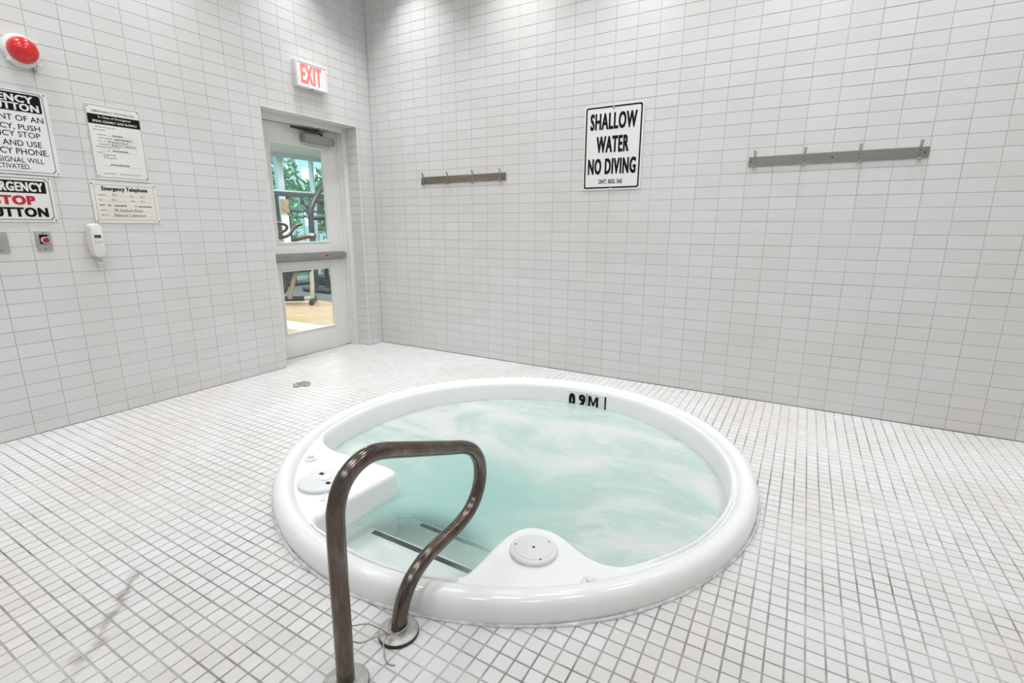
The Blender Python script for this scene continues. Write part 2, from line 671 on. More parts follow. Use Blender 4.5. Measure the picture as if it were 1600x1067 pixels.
ftiles = []
i0, i1 = math.floor((0-FT_X0)/FT), math.ceil((RX-FT_X0)/FT)
j0, j1 = math.floor((RY-FT_Y0)/FT), math.ceil((0-FT_Y0)/FT)
for i in range(i0, i1):
    for j in range(j0, j1):
        x0, x1 = FT_X0+i*FT+G/2, FT_X0+(i+1)*FT-G/2
        y0, y1 = FT_Y0+j*FT+G/2, FT_Y0+(j+1)*FT-G/2
        x0, x1, y0, y1 = max(x0, 0.003), min(x1, RX), max(y0, RY), min(y1, -0.003)
        if x1-x0 < 0.006 or y1-y0 < 0.006:
            continue
        ds = [math.hypot(x-TUBC.x, y-TUBC.y) for x in (x0, x1) for y in (y0, y1)]
        if max(ds) < TUBR or min(ds) < TUBR-0.062:
            continue
        if math.hypot((x0+x1)/2-0.532, (y0+y1)/2+1.425) < 0.068:
            continue                                    # the drain sits here
        whole = (x1-x0) > hw*2-1e-4 and (y1-y0) > hw*2-1e-4
        a = 0.0
        if whole and min(ds) > TUBR+0.01:
            a = shown_area([(x0, y0, 0), (x1, y0, 0), (x1, y1, 0), (x0, y1, 0)])
            px, py, _ = proj(((x0+x1)/2, (y0+y1)/2, 0))
            if 505 < px < 660 and py > 800:             # behind the handrail
                a = 0.0
        ftiles.append((a, x0, x1, y0, y1))
ftiles.sort(key=lambda t: -t[0])
v, f = floor_tile_vf(0, 0, -hw, hw, -hw, hw)
tile_me = bpy.data.meshes.new('floor_tile'); tile_me.from_pydata(v, [], f); tile_me.materials.append(M_FTILE)
rest = MB()
for k, (a, x0, x1, y0, y1) in enumerate(ftiles):
    dz = random.uniform(-0.0003, 0.0002)
    if k < 300 and a > 0:
        o = bpy.data.objects.new('floor_tile', tile_me)
        o.location = ((x0+x1)/2, (y0+y1)/2, dz)
        COL.objects.link(o); o.parent = floor
    else:
        v, f = floor_tile_vf(0, 0, x0, x1, y0, y1)
        rest.add([(p[0], p[1], p[2]+dz) for p in v], f)
tag(rest.build('floor_tiles', M_FTILE, floor), 'mosaic tiles of the rest of the floor', None, None, 'stuff')

# the floor runs on into the door opening
MB().box(-0.30, 0.0, DY0, DY1, -0.15, -0.0022).build('floor_bed', M_GROUT_F, floor)
rest = MB()
for i in range(i0-8, i0+1):
    for j in range(j0, j1):
        x0, x1 = FT_X0+i*FT+G/2, FT_X0+(i+1)*FT-G/2
        y0, y1 = FT_Y0+j*FT+G/2, FT_Y0+(j+1)*FT-G/2
        x0, x1, y0, y1 = max(x0, -0.27), min(x1, -0.001), max(y0, DY0+0.004), min(y1, DY1-0.004)
        if x1-x0 > 0.008 and y1-y0 > 0.008:
            v, f = floor_tile_vf(0, 0, x0, x1, y0, y1)
            rest.add(v, f)
tag(rest.build('doorway_tiles', M_FTILE, floor), 'mosaic tiles in the doorway', None, None, 'stuff')

# ---- walls
JW = 0.0022
TH = 0.006


def wall_tile_vf(w, h):
    """a tile centred on the origin, lying in x-z, face to -y at y=0, back at y=TH"""
    e, ez = 0.0016, 0.0016
    a = [(-w/2, TH, -h/2), (w/2, TH, -h/2), (w/2, TH, h/2), (-w/2, TH, h/2),
         (-w/2, e, -h/2), (w/2, e, -h/2), (w/2, e, h/2), (-w/2, e, h/2),
         (-w/2+e, 0, -h/2+ez), (w/2-e, 0, -h/2+ez), (w/2-e, 0, h/2-ez), (-w/2+e, 0, h/2-ez)]
    fc = [(8, 9, 10, 11)]
    for b in (0, 4):
        for k in range(4):
            j = (k+1) % 4
            fc.append((b+k, b+j, b+4+j, b+4+k))
    return a, fc


def tile_wall(parent, u_lines, z_lines, to_world, rotz, m, holes, hidden=()):
    """u runs along the wall; holes = (u0,u1,z0,z1) cut out"""
    cells = []
    for iu in range(len(u_lines)-1):
        for iz in range(len(z_lines)-1):
            u0, u1 = u_lines[iu]+JW*0.4, u_lines[iu+1]-JW*0.4
            z0, z1 = z_lines[iz]+JW/2, z_lines[iz+1]-JW/2
            pieces = [(u0, u1, z0, z1)]
            for hu0, hu1, hz0, hz1 in holes:
                nxt = []
                for p in pieces:
                    if p[1] <= hu0 or p[0] >= hu1 or p[3] <= hz0 or p[2] >= hz1:
                        nxt.append(p); continue
                    if p[0] < hu0: nxt.append((p[0], hu0, p[2], p[3]))
                    if p[1] > hu1: nxt.append((hu1, p[1], p[2], p[3]))
                    mu0, mu1 = max(p[0], hu0), min(p[1], hu1)
                    if p[3] > hz1: nxt.append((mu0, mu1, hz1, p[3]))
                    if p[2] < hz0: nxt.append((mu0, mu1, p[2], hz0))
                pieces = nxt
            for p in pieces:
                if p[1]-p[0] > 0.008 and p[3]-p[2] > 0.008:
                    a = shown_area([to_world(p[0], 0, p[2]), to_world(p[1], 0, p[2]), to_world(p[1], 0, p[3]), to_world(p[0], 0, p[3])])
                    cu, cz = (p[0]+p[1])/2, (p[2]+p[3])/2
                    if any(h[0] < cu < h[1] and h[2] < cz < h[3] for h in hidden):
                        a = 0.0
                    cells.append((a, p))
    cells.sort(key=lambda t: -t[0])
    cache = {}
    rest = MB()
    for k, (a, p) in enumerate(cells):
        w, h = p[1]-p[0], p[3]-p[2]
        cu, cz = (p[0]+p[1])/2, (p[2]+p[3])/2
        tx, tz = random.gauss(0, 0.0022), random.gauss(0, 0.0016)
        dy = random.gauss(0, 0.00022)
        R = Matrix.Rotation(tz, 4, 'Z') @ Matrix.Rotation(tx, 4, 'X')
        if k < 300 and a > 0:
            key = (round(w, 4), round(h, 4))
            if key not in cache:
                v, f = wall_tile_vf(w, h)
                me = bpy.data.meshes.new('wall_tile'); me.from_pydata(v, [], f); me.materials.append(m)
                cache[key] = me
            o = bpy.data.objects.new('wall_tile', cache[key])
            o.matrix_world = Matrix.Translation(to_world(cu, dy, cz)) @ Matrix.Rotation(rotz, 4, 'Z') @ R
            COL.objects.link(o)
            o.parent = parent
        else:
            v, f = wall_tile_vf(w, h)
            vv = []
            for q in v:
                q2 = R @ Vector(q)
                vv.append(to_world(cu+q2.x, dy+q2.y, cz+q2.z))
            rest.add(vv, f)
    tag(rest.build('wall_tiles', m, parent), 'tiles of the rest of the wall', None, None, 'stuff')


z_lines = [0.0015] + [WT_Z0+k*WT_H for k in range(0, 60) if WT_Z0+k*WT_H < CEIL] + [CEIL]
# long wall with the sign (plane y = 0)
wr = MB().box(-0.3, RX+0.2, 0.0016, 0.22, -0.15, CEIL+0.1).build('wall_right', M_GROUT_W)
tag(wr, 'long pale grey stacked-tile wall behind the tub', None, None, 'structure')
uR = [0.0] + [WT_X0+k*WT_W for k in range(0, 60) if WT_X0+k*WT_W < RX] + [RX]
tile_wall(wr, uR, z_lines, lambda u, d, z: Vector((u, d, z)), 0.0, M_WALL_R, [],
          [(2.24, 2.72, 1.48, 2.11), (0.6, 1.56, 1.59, 1.70), (3.42, 4.39, 1.59, 1.70)])
# wall with the door (plane x = 0)
GX = -0.0016
wl = MB()
wl.box(-0.30, GX, RY-0.2, DY0, -0.15, CEIL+0.1).box(-0.30, GX, DY1, TH, -0.15, CEIL+0.1).box(-0.30, GX, DY0, DY1, DZ, CEIL+0.1)
wl = tag(wl.build('wall_left', M_GROUT_W), 'pale grey stacked-tile wall holding the glazed door', None, None, 'structure')
yl = sorted([0.0]+[WT_Y0-k*WT_W for k in range(0, 60) if WT_Y0-k*WT_W > RY]+[RY])
tile_wall(wl, yl, z_lines, lambda u, d, z: Vector((-d, u, z)), PI/2, M_WALL_L, [(DY0, DY1, -1, DZ)],
          [(-2.98, -2.49, 1.22, 1.95), (-2.39, -2.0, 1.22, 1.94), (-0.86, -0.5, 2.34, 2.57)])
# tiles lining the right reveal of the door opening
rv = []
for k in range(len(z_lines)-1):
    z0, z1 = z_lines[k]+JW/2, min(z_lines[k+1]-JW/2, DZ-0.002)
    if z1-z0 < 0.008:
        continue
    for side, yy in ((1, DY1), (-1, DY0)):
        b = MB()
        y0, y1 = (yy-0.006, yy+0.002) if side > 0 else (yy-0.002, yy+0.006)
        b.cbox(-0.147, -0.002, y0, y1, z0, z1, 0.0015)
        b.build('reveal_tile', M_WALL_L, wl)
# white trim on the edge of the opening, painted head of the opening
MB().cbox(-0.004, 0.0035, DY1-0.0075, DY1+0.002, 0, DZ, 0.0015).build('edge_trim', M_PAINT, wl)
MB().cbox(-0.004, 0.0035, DY0-0.002, DY0+0.0075, 0, DZ, 0.0015).build('edge_trim', M_PAINT, wl)
MB().cbox(-0.147, 0.003, DY0+0.002, DY1-0.002, DZ-0.006, DZ+0.002, 0.0015).build('head_lining', M_PAINT, wl)

# walls behind the camera and the ceiling
tag(MB().box(RX, RX+0.2, RY-0.2, 0.2, -0.15, CEIL+0.1).build('wall_far_right', M_PLAINWALL), 'plain tiled wall to the right of the camera', None, None, 'structure')
tag(MB().box(-0.3, RX+0.2, RY-0.2, RY, -0.15, CEIL+0.1).build('wall_rear', M_PLAINWALL), 'plain tiled wall behind the camera', None, None, 'structure')
tag(MB().box(-0.3, RX+0.2, RY-0.2, 0.2, CEIL, CEIL+0.15).build('ceiling', M_CEIL), 'flat white ceiling above the tub room', None, None, 'structure')

# ---- door
FX0, FX1 = -0.147, -0.29
fr = 0.05
door = thing('door_1', 'white glazed door with two panes and a grey push bar', None, (0, 0, 0), 0, None, 'structure')
p = MB()
p.cbox(FX1, FX0, DY0+0.002, DY0+fr, 0.002, DZ-0.002, 0.003)
p.cbox(FX1, FX0, DY1-fr, DY1-0.002, 0.002, DZ-0.002, 0.003)
p.cbox(FX1, FX0, DY0+fr, DY1-fr, DZ-fr-0.002, DZ-0.002, 0.003)
# door stop moulding
p.cbox(FX1, -0.195, DY1-fr-0.012, DY1-fr+0.002, 0.002, DZ-fr, 0.002)
p.build('door_frame', M_PAINT, door, 40)
DX = -0.222                       # front face of the leaf
d0, d1 = DY0+fr+0.003, DY1-fr-0.004
zb, zt = 0.012, DZ-fr-0.006
U0, U1 = -0.988, -0.412           # panes
UZ0, UZ1, LZ0, LZ1 = 1.058, 1.93, 0.228, 0.822
leaf = MB()
xb = DX-0.042
leaf.cbox(xb, DX, d0, U0, zb, zt, 0.002)
leaf.cbox(xb, DX, U1, d1, zb, zt, 0.002)
leaf.cbox(xb, DX, U0-0.001, U1+0.001, zb, LZ0, 0.002)
leaf.cbox(xb, DX, U0-0.001, U1+0.001, LZ1, UZ0, 0.002)
leaf.cbox(xb, DX, U0-0.001, U1+0.001, UZ1, zt, 0.002)
leafo = leaf.build('door_leaf', M_PAINT, door, 40)
for (z0, z1) in ((UZ0, UZ1), (LZ0, LZ1)):
    g = MB().box(DX-0.024, DX-0.018, U0, U1, z0, z1).build('pane', M_GLASS, door)
    b = MB()
    w = 0.014
    for (a0, a1, b0, b1) in ((U0, U0+w, z0, z1), (U1-w, U1, z0, z1), (U0+w, U1-w, z0, z0+w), (U0+w, U1-w, z1-w, z1)):
        b.cbox(DX-0.017, DX+0.006, a0, a1, b0, b1, 0.003)
    b.build('glazing_bead', M_PAINT, g)
# push bar
pb = MB()
pb.cbox(DX+0.002, DX+0.022, d0+0.02, d1-0.03, 0.893, 0.968, 0.004)
pbo = pb.build('push_bar', M_BAR, door, 40)
MB().cbox(DX+0.02, DX+0.065, d0+0.04, d1-0.30, 0.904, 0.957, 0.008).build('push_pad', M_BAR, pbo, 40)
MB().cbox(DX+0.02, DX+0.062, d1-0.298, d1-0.03, 0.902, 0.960, 0.008).build('latch_case', M_ALU, pbo, 40)
MB().lathe([(0.0, 0.0), (0.007, 0.0), (0.007, 0.003), (0, 0.003)], 16, 'x', (DX+0.062, d1-0.27, 0.937)).build('key_hole', M_BLACK, pbo)
# closer
cl = MB().cbox(DX, DX+0.072, -0.66, -0.325, 1.952, 2.020, 0.006).build('door_closer', M_ALU, door, 40)
MB().tube([(DX+0.045, -0.45, 2.020), (DX+0.045, -0.45, 2.043)], 0.012, 16).build('spindle', M_DARK, cl, 40)
a = MB().tube([(DX+0.045, -0.45, 2.041), (DX+0.075, -0.80, 2.052)], 0.008, 8)
a.tube([(DX+0.075, -0.80, 2.058), (DX+0.035, -0.47, 2.066)], 0.006, 8)
a.build('closer_arm', M_DARK, cl, 40)
MB().cbox(FX1+0.06, FX0+0.002, -0.50, -0.40, 2.068, 2.086, 0.003).build('arm_bracket', M_ALU, cl, 40)

# ================================================================== HOT TUB
tub = thing('hot_tub', 'round white acrylic hot tub sunk into the tiled floor', 'hot tub', (TUBC.x, TUBC.y, 0))
# outline of the opening, tub-centred, anticlockwise from -160 degrees
LIP = 1.082
def pol(r, deg): return (r*math.cos(math.radians(deg)), r*math.sin(math.radians(deg)))
left = [(1.600, -2.098), (1.640, -2.135), (1.700, -2.168), (1.775, -2.190), (1.860, -2.190), (1.990, -2.188), (2.110, -2.186), (2.190, -2.188),
        (2.226, -2.200), (2.240, -2.232), (2.236, -2.300), (2.231, -2.400), (2.227, -2.500), (2.226, -2.580), (2.232, -2.640), (2.252, -2.682), (2.300, -2.705), (2.38, -2.718)]
front = [pol(1.088, d) for d in (-96, -90, -84, -78)]
front = [(x+TUBC.x, y+TUBC.y) for x, y in front]
bump = [(2.90, -2.685), (2.942, -2.660), (2.962, -2.610), (2.966, -2.52), (2.966, -2.43), (2.972, -2.360), (2.990, -2.305), (3.030, -2.268), (3.090, -2.256), (3.150, -2.270),
        (3.213, -2.301), (3.268, -2.326), (3.323, -2.337), (3.371, -2.331), (3.425, -2.309)]
ctrl = [(x-TUBC.x, y-TUBC.y, 0) for x, y in left+front+bump]
sm = [Vector((p.x, p.y)) for p in catmull(ctrl, 4)]
a_end = math.degrees(math.atan2(sm[-1].y, sm[-1].x))
r_end = sm[-1].length
arc0 = a_end
a_start = math.degrees(math.atan2(sm[0].y, sm[0].x))+360
na = 130
arc = []
for k in range(1, na):
    t = k/na
    dg = arc0+(a_start-arc0)*t
    e0 = min(1, t*14); e1 = min(1, (1-t)*20)
    r = LIP
    r = r_end+(r-r_end)*e0*e0*(3-2*e0)
    r = sm[0].length+(r-sm[0].length)*e1*e1*(3-2*e1)
    arc.append(Vector(pol(r, dg)))
rimo = sm+arc
NB = len(rimo)
nrm = []
for i in range(NB):
    t = (rimo[(i+1) % NB]-rimo[(i-1) % NB]).normalized()
    nrm.append(Vector((-t.y, t.x)))        # points into the well
ang = [math.atan2(p.y, p.x) for p in rimo]
for i in range(1, NB):                     # keep the fan of angles growing
    while ang[i] < ang[i-1]-PI: ang[i] += 2*PI
for i in range(1, NB):
    ang[i] = max(ang[i], ang[i-1]+1e-4)
outer_prof = [(1.165, -0.14), (1.186, -0.02), (1.190, 0.0), (1.191, 0.030), (1.189, 0.052), (1.182, 0.070), (1.168, 0.083), (1.150, 0.088), (1.132, 0.087),
              (1.118, 0.081), (1.109, 0.071), (1.104, 0.061), (1.100, 0.056)]
rings = []
for r, z in outer_prof:
    rings.append([(r*math.cos(a), r*math.sin(a), z) for a in ang])
DECK = 0.056
for t in (0.35, 0.7):
    rings.append([((1.100*math.cos(a))*(1-t)+(p.x-n.x*0.010)*t, (1.100*math.sin(a))*(1-t)+(p.y-n.y*0.010)*t, DECK) for a, p, n in zip(ang, rimo, nrm)])
for off, z in ((-0.010, DECK+0.001), (-0.004, DECK+0.001), (0.003, DECK-0.003), (0.008, DECK-0.010), (0.011, DECK-0.022), (0.015, -0.06), (0.020, -0.20), (0.024, -0.38)):
    # along the round wall the lip is a raised bead; on the ledges the edge is plain
    bead = 0.012 if z > DECK else (0.010 if z > 0.05 else 0.0)
    rings.append([(p.x+n.x*off, p.y+n.y*off, z+bead*max(0.0, min(1.0, (p.length-1.05)/0.025))) for p, n in zip(rimo, nrm)])
SEAT = -0.42
rw = 0.60
rings.append([((p.x+n.x*0.06)*1.0, (p.y+n.y*0.06), SEAT) if p.length > 0.75 else ((p.x+n.x*0.03), (p.y+n.y*0.03), SEAT) for p, n in zip(rimo, nrm)])
rings.append([(rw*math.cos(a), rw*math.sin(a), SEAT-0.005) for a in ang])
rings.append([((rw-0.02)*math.cos(a), (rw-0.02)*math.sin(a), SEAT-0.03) for a in ang])
rings.append([((rw-0.05)*math.cos(a), (rw-0.05)*math.sin(a), -0.84) for a in ang])
rings.append([((rw-0.10)*math.cos(a), (rw-0.10)*math.sin(a), -0.87) for a in ang])
vs_ = [p for r in rings for p in r]
fs_ = []
for L in range(len(rings)-1):
    for k in range(NB):
        j = (k+1) % NB
        fs_.append((L*NB+k, L*NB+j, (L+1)*NB+j, (L+1)*NB+k))
fs_.append(tuple(range((len(rings)-1)*NB, len(rings)*NB)))
shell = MB().add(vs_, fs_).build('shell', M_TUB, tub, 50)
# caulk bead
cb = MB()
pts = []
nC = 260
radii = []
for k in range(nC+1):
    a = 2*PI*k/nC
    rr = 1.1945+0.003*math.sin(7*a+1)+random.uniform(-0.0012, 0.0012)
    if k == nC: rr = pts0
    if k == 0: pts0 = rr
    pts.append((rr*math.cos(a), rr*math.sin(a), 0.0015))
    radii.append(0.0065+random.uniform(-0.0012, 0.0018))
radii[-1] = radii[0]
cb.tube(pts, radii, 8, cap=False)
M_CAULK = mat('grubby silicone', (0.66, 0.65, 0.66), 0.5, var=0.25, vscale=30, bump=0.8, bscale=120)
cb.build('caulk_bead', M_CAULK, tub, 60)
# steps between the two ledges
for z, yfront, nm in ((-0.135, -2.405, 0), (-0.275, -2.09, 1)):
    s = MB()
    x0, x1 = -0.385, 0.40
    s.cbox(x0, x1, -1.075, yfront-TUBC.y+0.03, -0.50, z, 0.02)
    so = s.build('step', M_TUB, tub, 40)
    sx0, sx1 = (2.285-TUBC.x, 2.835-TUBC.x) if nm == 0 else (2.29-TUBC.x, 2.87-TUBC.x)
    yy = yfront-TUBC.y
    MB().cbox(sx0, sx1, yy-0.014, yy+0.010, z-0.002, z+0.003, 0.001).build('nosing_strip', M_RUBBER, so)
# skimmer lid on the left ledge
def lid(cx, cy, R, name, m, slots):
    o = MB().lathe([(0, DECK-0.002), (R, DECK-0.002), (R+0.001, DECK+0.012), (R-0.004, DECK+0.0165), (R-0.018, DECK+0.0175), (0, DECK+0.0175)], 56, 'z', (cx-TUBC.x, cy-TUBC.y, 0)).build(name, m, tub, 35)
    return o


LX, LY = 2.022, -2.448
l1 = lid(LX, LY, 0.108, 'skimmer_lid', M_LID2, True)
for sx, sy in ((-0.045, 0.032), (0.052, -0.012)):
    MB().cbox(LX-TUBC.x+sx-0.012, LX-TUBC.x+sx+0.012, LY-TUBC.y+sy-0.009, LY-TUBC.y+sy+0.009, DECK+0.016, DECK+0.0184, 0.0006).build('finger_slot', M_BLACK, l1)
MB().lathe([(0, DECK+0.016), (0.028, DECK+0.016), (0.024, DECK+0.0225), (0, DECK+0.0235)], 32, 'z', (LX-TUBC.x+0.005, LY-TUBC.y+0.012, 0)).build('lid_boss', M_TUB2, l1, 40)
PX_, PY_ = 3.098, -2.400
l2 = lid(PX_, PY_, 0.086, 'cover_plate', M_LID, False)
l2ring = MB().lathe([(0, DECK+0.0172), (0.070, DECK+0.0172), (0.069, DECK+0.0192), (0, DECK+0.0192)], 48, 'z', (PX_-TUBC.x, PY_-TUBC.y, 0)).build('cover_disc', M_LID, l2, 35)
for dx, dy, r in ((0, 0, 0.005), (0.035, 0.056, 0.003), (-0.066, -0.018, 0.003), (0.052, -0.048, 0.003)):
    MB().lathe([(0, DECK+0.0185), (r, DECK+0.0185), (r, DECK+0.0199), (0, DECK+0.0199)], 12, 'z', (PX_-TUBC.x+dx, PY_-TUBC.y+dy, 0)).build('screw', M_BLACK, l2)
for kx, ky in ((1.776, -2.318), (3.338, -2.452)):
    k_ = MB().lathe([(0, DECK-0.003), (0.031, DECK-0.003), (0.031, DECK+0.006), (0.026, DECK+0.010), (0.015, DECK+0.011), (0.014, DECK+0.020), (0.009, DECK+0.024), (0, DECK+0.024)], 36, 'z', (kx-TUBC.x, ky-TUBC.y, 0)).build('air_control_knob', M_TUB2, tub, 35)
# small chain tab beside the skimmer lid
tb = MB()
tb.lathe([(0, DECK-0.002), (0.014, DECK-0.002), (0.014, DECK+0.004), (0, DECK+0.005)], 20, 'z', (2.142-TUBC.x, -2.548-TUBC.y, 0))
tb.tube([(2.142-TUBC.x, -2.548-TUBC.y, DECK+0.004), (2.135-TUBC.x, -2.53-TUBC.y, DECK+0.010), (2.122-TUBC.x, -2.515-TUBC.y, DECK+0.012)], 0.003, 6)
tb.build('lid_tether', M_TUB2, tub, 40)
# depth marker plate on the far inner wall
def wall_pt(deg, off, z):
    a = math.radians(deg)
    r = LIP-0.011-off
    return Vector((r*math.cos(a), r*math.sin(a), z))


A0, A1 = 98.2, 82.6
mk = MB()
vv, ff = [], []
nn = 12
for k in range(nn+1):
    dgr = A0+(A1-A0)*k/nn
    for off in (0.0, 0.005):
        for z in (-0.075, 0.040):
            vv.append(wall_pt(dgr, off, z))
for k in range(nn):
    b = 4*k
    ff += [(b+2, b+3, b+7, b+6), (b, b+4, b+5, b+1), (b+1, b+5, b+7, b+3), (b, b+2, b+6, b+4)]
ff += [(0, 1, 3, 2), (4*nn, 4*nn+2, 4*nn+3, 4*nn+1)]
mko = MB().add(vv, ff).build('depth_marker', M_SIGN, tub, 40)
mko['label'] = 'white depth marker plate with black figures'


def on_curve(body, f0, f1, z0, z1, bold):
    if body == 'M':                         # heavy upright M with a deep V
        me = bpy.data.meshes.new('lettering')
        pm = [(0, 0), (0, 1), (.26, 1), (.5, .36), (.74, 1), (1, 1), (1, 0), (.77, 0), (.77, .60), (.58, .05), (.42, .05), (.23, .60), (.23, 0)]
        me.from_pydata([(x, y, 0) for x, y in pm], [], [tuple(range(len(pm)))])
    else:
        me = text_mesh(body, bold)
    n = len(me.vertices)
    a = np.zeros(n*3); me.vertices.foreach_get('co', a); a = a.reshape(-1, 3)
    lo, hi = a.min(0), a.max(0)
    bm = bmesh.new(); bm.from_mesh(me)
    bmesh.ops.triangulate(bm, faces=bm.faces[:])
    for w in bm.verts:
        t = (w.co.x-lo[0])/(hi[0]-lo[0]); s = (w.co.y-lo[1])/(hi[1]-lo[1])
        fdeg = A0+(A1-A0)*(f0+(f1-f0)*t)
        w.co = wall_pt(fdeg, 0.0062+w.co.z, z0+(z1-z0)*s)
    bmesh.ops.recalc_face_normals(bm, faces=bm.faces[:])
    bm.to_mesh(me); bm.free()
    me.materials.clear(); me.materials.append(M_BLACK)
    o = bpy.data.objects.new('lettering', me); COL.objects.link(o); o.parent = mko


on_curve('0', 0.02, 0.19, -0.085, 0.022, 0.075)
on_curve('9', 0.28, 0.46, -0.065, 0.022, 0.065)
on_curve('M', 0.53, 0.80, -0.055, 0.022, 0.055)
for fq in (0.49, 0.985):
    dgq = A0+(A1-A0)*fq
    w0 = 0.25 if fq < 0.9 else 0.30
    q = [wall_pt(dgq+w0, 0.0058, -0.075), wall_pt(dgq-w0, 0.0058, -0.075), wall_pt(dgq-w0, 0.0058, 0.036), wall_pt(dgq+w0, 0.0058, 0.036)]
    q2 = [wall_pt(dgq+w0, 0.004, -0.075), wall_pt(dgq-w0, 0.004, -0.075), wall_pt(dgq-w0, 0.004, 0.036), wall_pt(dgq+w0, 0.004, 0.036)]
    if fq > 0.9:
        MB().add(q+q2, [(0, 1, 2, 3), (4, 7, 6, 5), (0, 4, 5, 1), (1, 5, 6, 2), (2, 6, 7, 3), (3, 7, 4, 0)]).build('plate_edge', M_BLACK, mko)
    else:
        MB().add(q+q2, [(0, 1, 2, 3), (4, 7, 6, 5), (0, 4, 5, 1), (1, 5, 6, 2), (2, 6, 7, 3), (3, 7, 4, 0)]).build('plate_joint', M_ALU, mko)
# jet fitting seen faintly under the water at the right
MB().lathe([(0, 0), (0.03, 0), (0.03, 0.01), (0.012, 0.016), (0, 0.016)], 24, 'z', (3.30-TUBC.x, -2.07-TUBC.y, SEAT)).build('jet_nozzle', M_DARK, tub, 40)

# ---- water
WZ = -0.058


def water_mat():
    m, nt, b = new_mat('stirred aqua water')
    nt.nodes.remove(b)
    out = nt.nodes['Material Output']
    g = N(nt, 'ShaderNodeNewGeometry')
    # foam streaks swirled about
    mp = N(nt, 'ShaderNodeMapping')
    mp.inputs['Rotation'].default_value = (0, 0, math.radians(35))
    mp.inputs['Scale'].default_value = (0.70, 1.35, 1.0)
    nt.links.new(g.outputs['Position'], mp.inputs['Vector'])
    n1 = noise(nt, 1.25, 6, 0.62, mp.outputs['Vector'], 1.3)
    r1 = ramp(nt, n1.outputs['Fac'], [(0.36, (0.26,)*3), (0.50, (0.46,)*3), (0.58, (0.78,)*3), (0.70, (0.98,)*3)])
    n2 = noise(nt, 5.0, 5, 0.7, mp.outputs['Vector'], 2.0)
    r2 = ramp(nt, n2.outputs['Fac'], [(0.42, (0.0,)*3), (0.78, (0.25,)*3)])
    ad = N(nt, 'ShaderNodeMath', operation='ADD', use_clamp=True)
    nt.links.new(r1.outputs['Color'], ad.inputs[0]); nt.links.new(r2.outputs['Color'], ad.inputs[1])
    # calmer, clearer water over the steps; less air in the water just beyond them
    def near(c, r0, r1, lo):
        ds = N(nt, 'ShaderNodeVectorMath', operation='DISTANCE')
        ds.inputs[1].default_value = c
        nt.links.new(g.outputs['Position'], ds.inputs[0])
        mr = N(nt, 'ShaderNodeMapRange', clamp=True)
        mr.interpolation_type = 'SMOOTHSTEP'
        mr.inputs['From Min'].default_value = r0
        mr.inputs['From Max'].default_value = r1
        mr.inputs['To Min'].default_value = lo
        mr.inputs['To Max'].default_value = 1.0
        nt.links.new(ds.outputs['Value'], mr.inputs['Value'])
        return mr
    calm = near((2.58, -2.60, WZ), 0.20, 0.46, 0.04)
    airy = near((2.50, -2.10, WZ), 0.15, 0.80, 0.10)
    foam = N(nt, 'ShaderNodeMath', operation='MULTIPLY')
    nt.links.new(ad.outputs[0], foam.inputs[0]); nt.links.new(airy.outputs[0], foam.inputs[1])
    f1 = N(nt, 'ShaderNodeMapRange', clamp=True)
    f1.inputs['From Min'].default_value = 0.05
    f1.inputs['From Max'].default_value = 0.55
    f1.inputs['To Min'].default_value = 0.72
    f1.inputs['To Max'].default_value = 0.90
    nt.links.new(foam.outputs[0], f1.inputs['Value'])
    f2 = N(nt, 'ShaderNodeMath', operation='MULTIPLY')
    nt.links.new(f1.outputs[0], f2.inputs[0]); nt.links.new(calm.outputs[0], f2.inputs[1])
    bp = N(nt, 'ShaderNodeBump')
    bp.inputs['Strength'].default_value = 0.35
    bp.inputs['Distance'].default_value = 0.02
    nt.links.new(n2.outputs['Fac'], bp.inputs['Height'])
    tr = N(nt, 'ShaderNodeBsdfTransparent'); tr.inputs['Color'].default_value = (0.97, 0.99, 0.985, 1)
    df = N(nt, 'ShaderNodeBsdfDiffuse')
    tone = ramp(nt, foam.outputs[0], [(0.06, (0.50, 0.80, 0.73)), (0.42, (0.63, 0.765, 0.72)), (0.90, (0.83, 0.84, 0.825))])
    nt.links.new(tone.outputs['Color'], df.inputs['Color'])
    tl = N(nt, 'ShaderNodeBsdfTranslucent')
    nt.links.new(tone.outputs['Color'], tl.inputs['Color'])
    dm = N(nt, 'ShaderNodeMixShader'); dm.inputs['Fac'].default_value = 0.16
    nt.links.new(df.outputs[0], dm.inputs[1]); nt.links.new(tl.outputs[0], dm.inputs[2])
    gl = N(nt, 'ShaderNodeBsdfGlossy'); gl.inputs['Roughness'].default_value = 0.12
    nt.links.new(bp.outputs['Normal'], gl.inputs['Normal'])
    m1 = N(nt, 'ShaderNodeMixShader')
    nt.links.new(f2.outputs[0], m1.inputs['Fac'])
    nt.links.new(tr.outputs[0], m1.inputs[1]); nt.links.new(dm.outputs[0], m1.inputs[2])
    fr_ = N(nt, 'ShaderNodeFresnel'); fr_.inputs['IOR'].default_value = 1.33
    nt.links.new(bp.outputs['Normal'], fr_.inputs['Normal'])
    m2 = N(nt, 'ShaderNodeMixShader')
    nt.links.new(fr_.outputs[0], m2.inputs['Fac'])
    nt.links.new(m1.outputs[0], m2.inputs[1]); nt.links.new(gl.outputs[0], m2.inputs[2])
    nt.links.new(m2.outputs[0], out.inputs['Surface'])
    va = N(nt, 'ShaderNodeVolumeAbsorption')
    va.inputs['Color'].default_value = (0.45, 0.90, 0.84, 1)
    va.inputs['Density'].default_value = 0.42
    nt.links.new(va.outputs[0], out.inputs['Volume'])
    return m


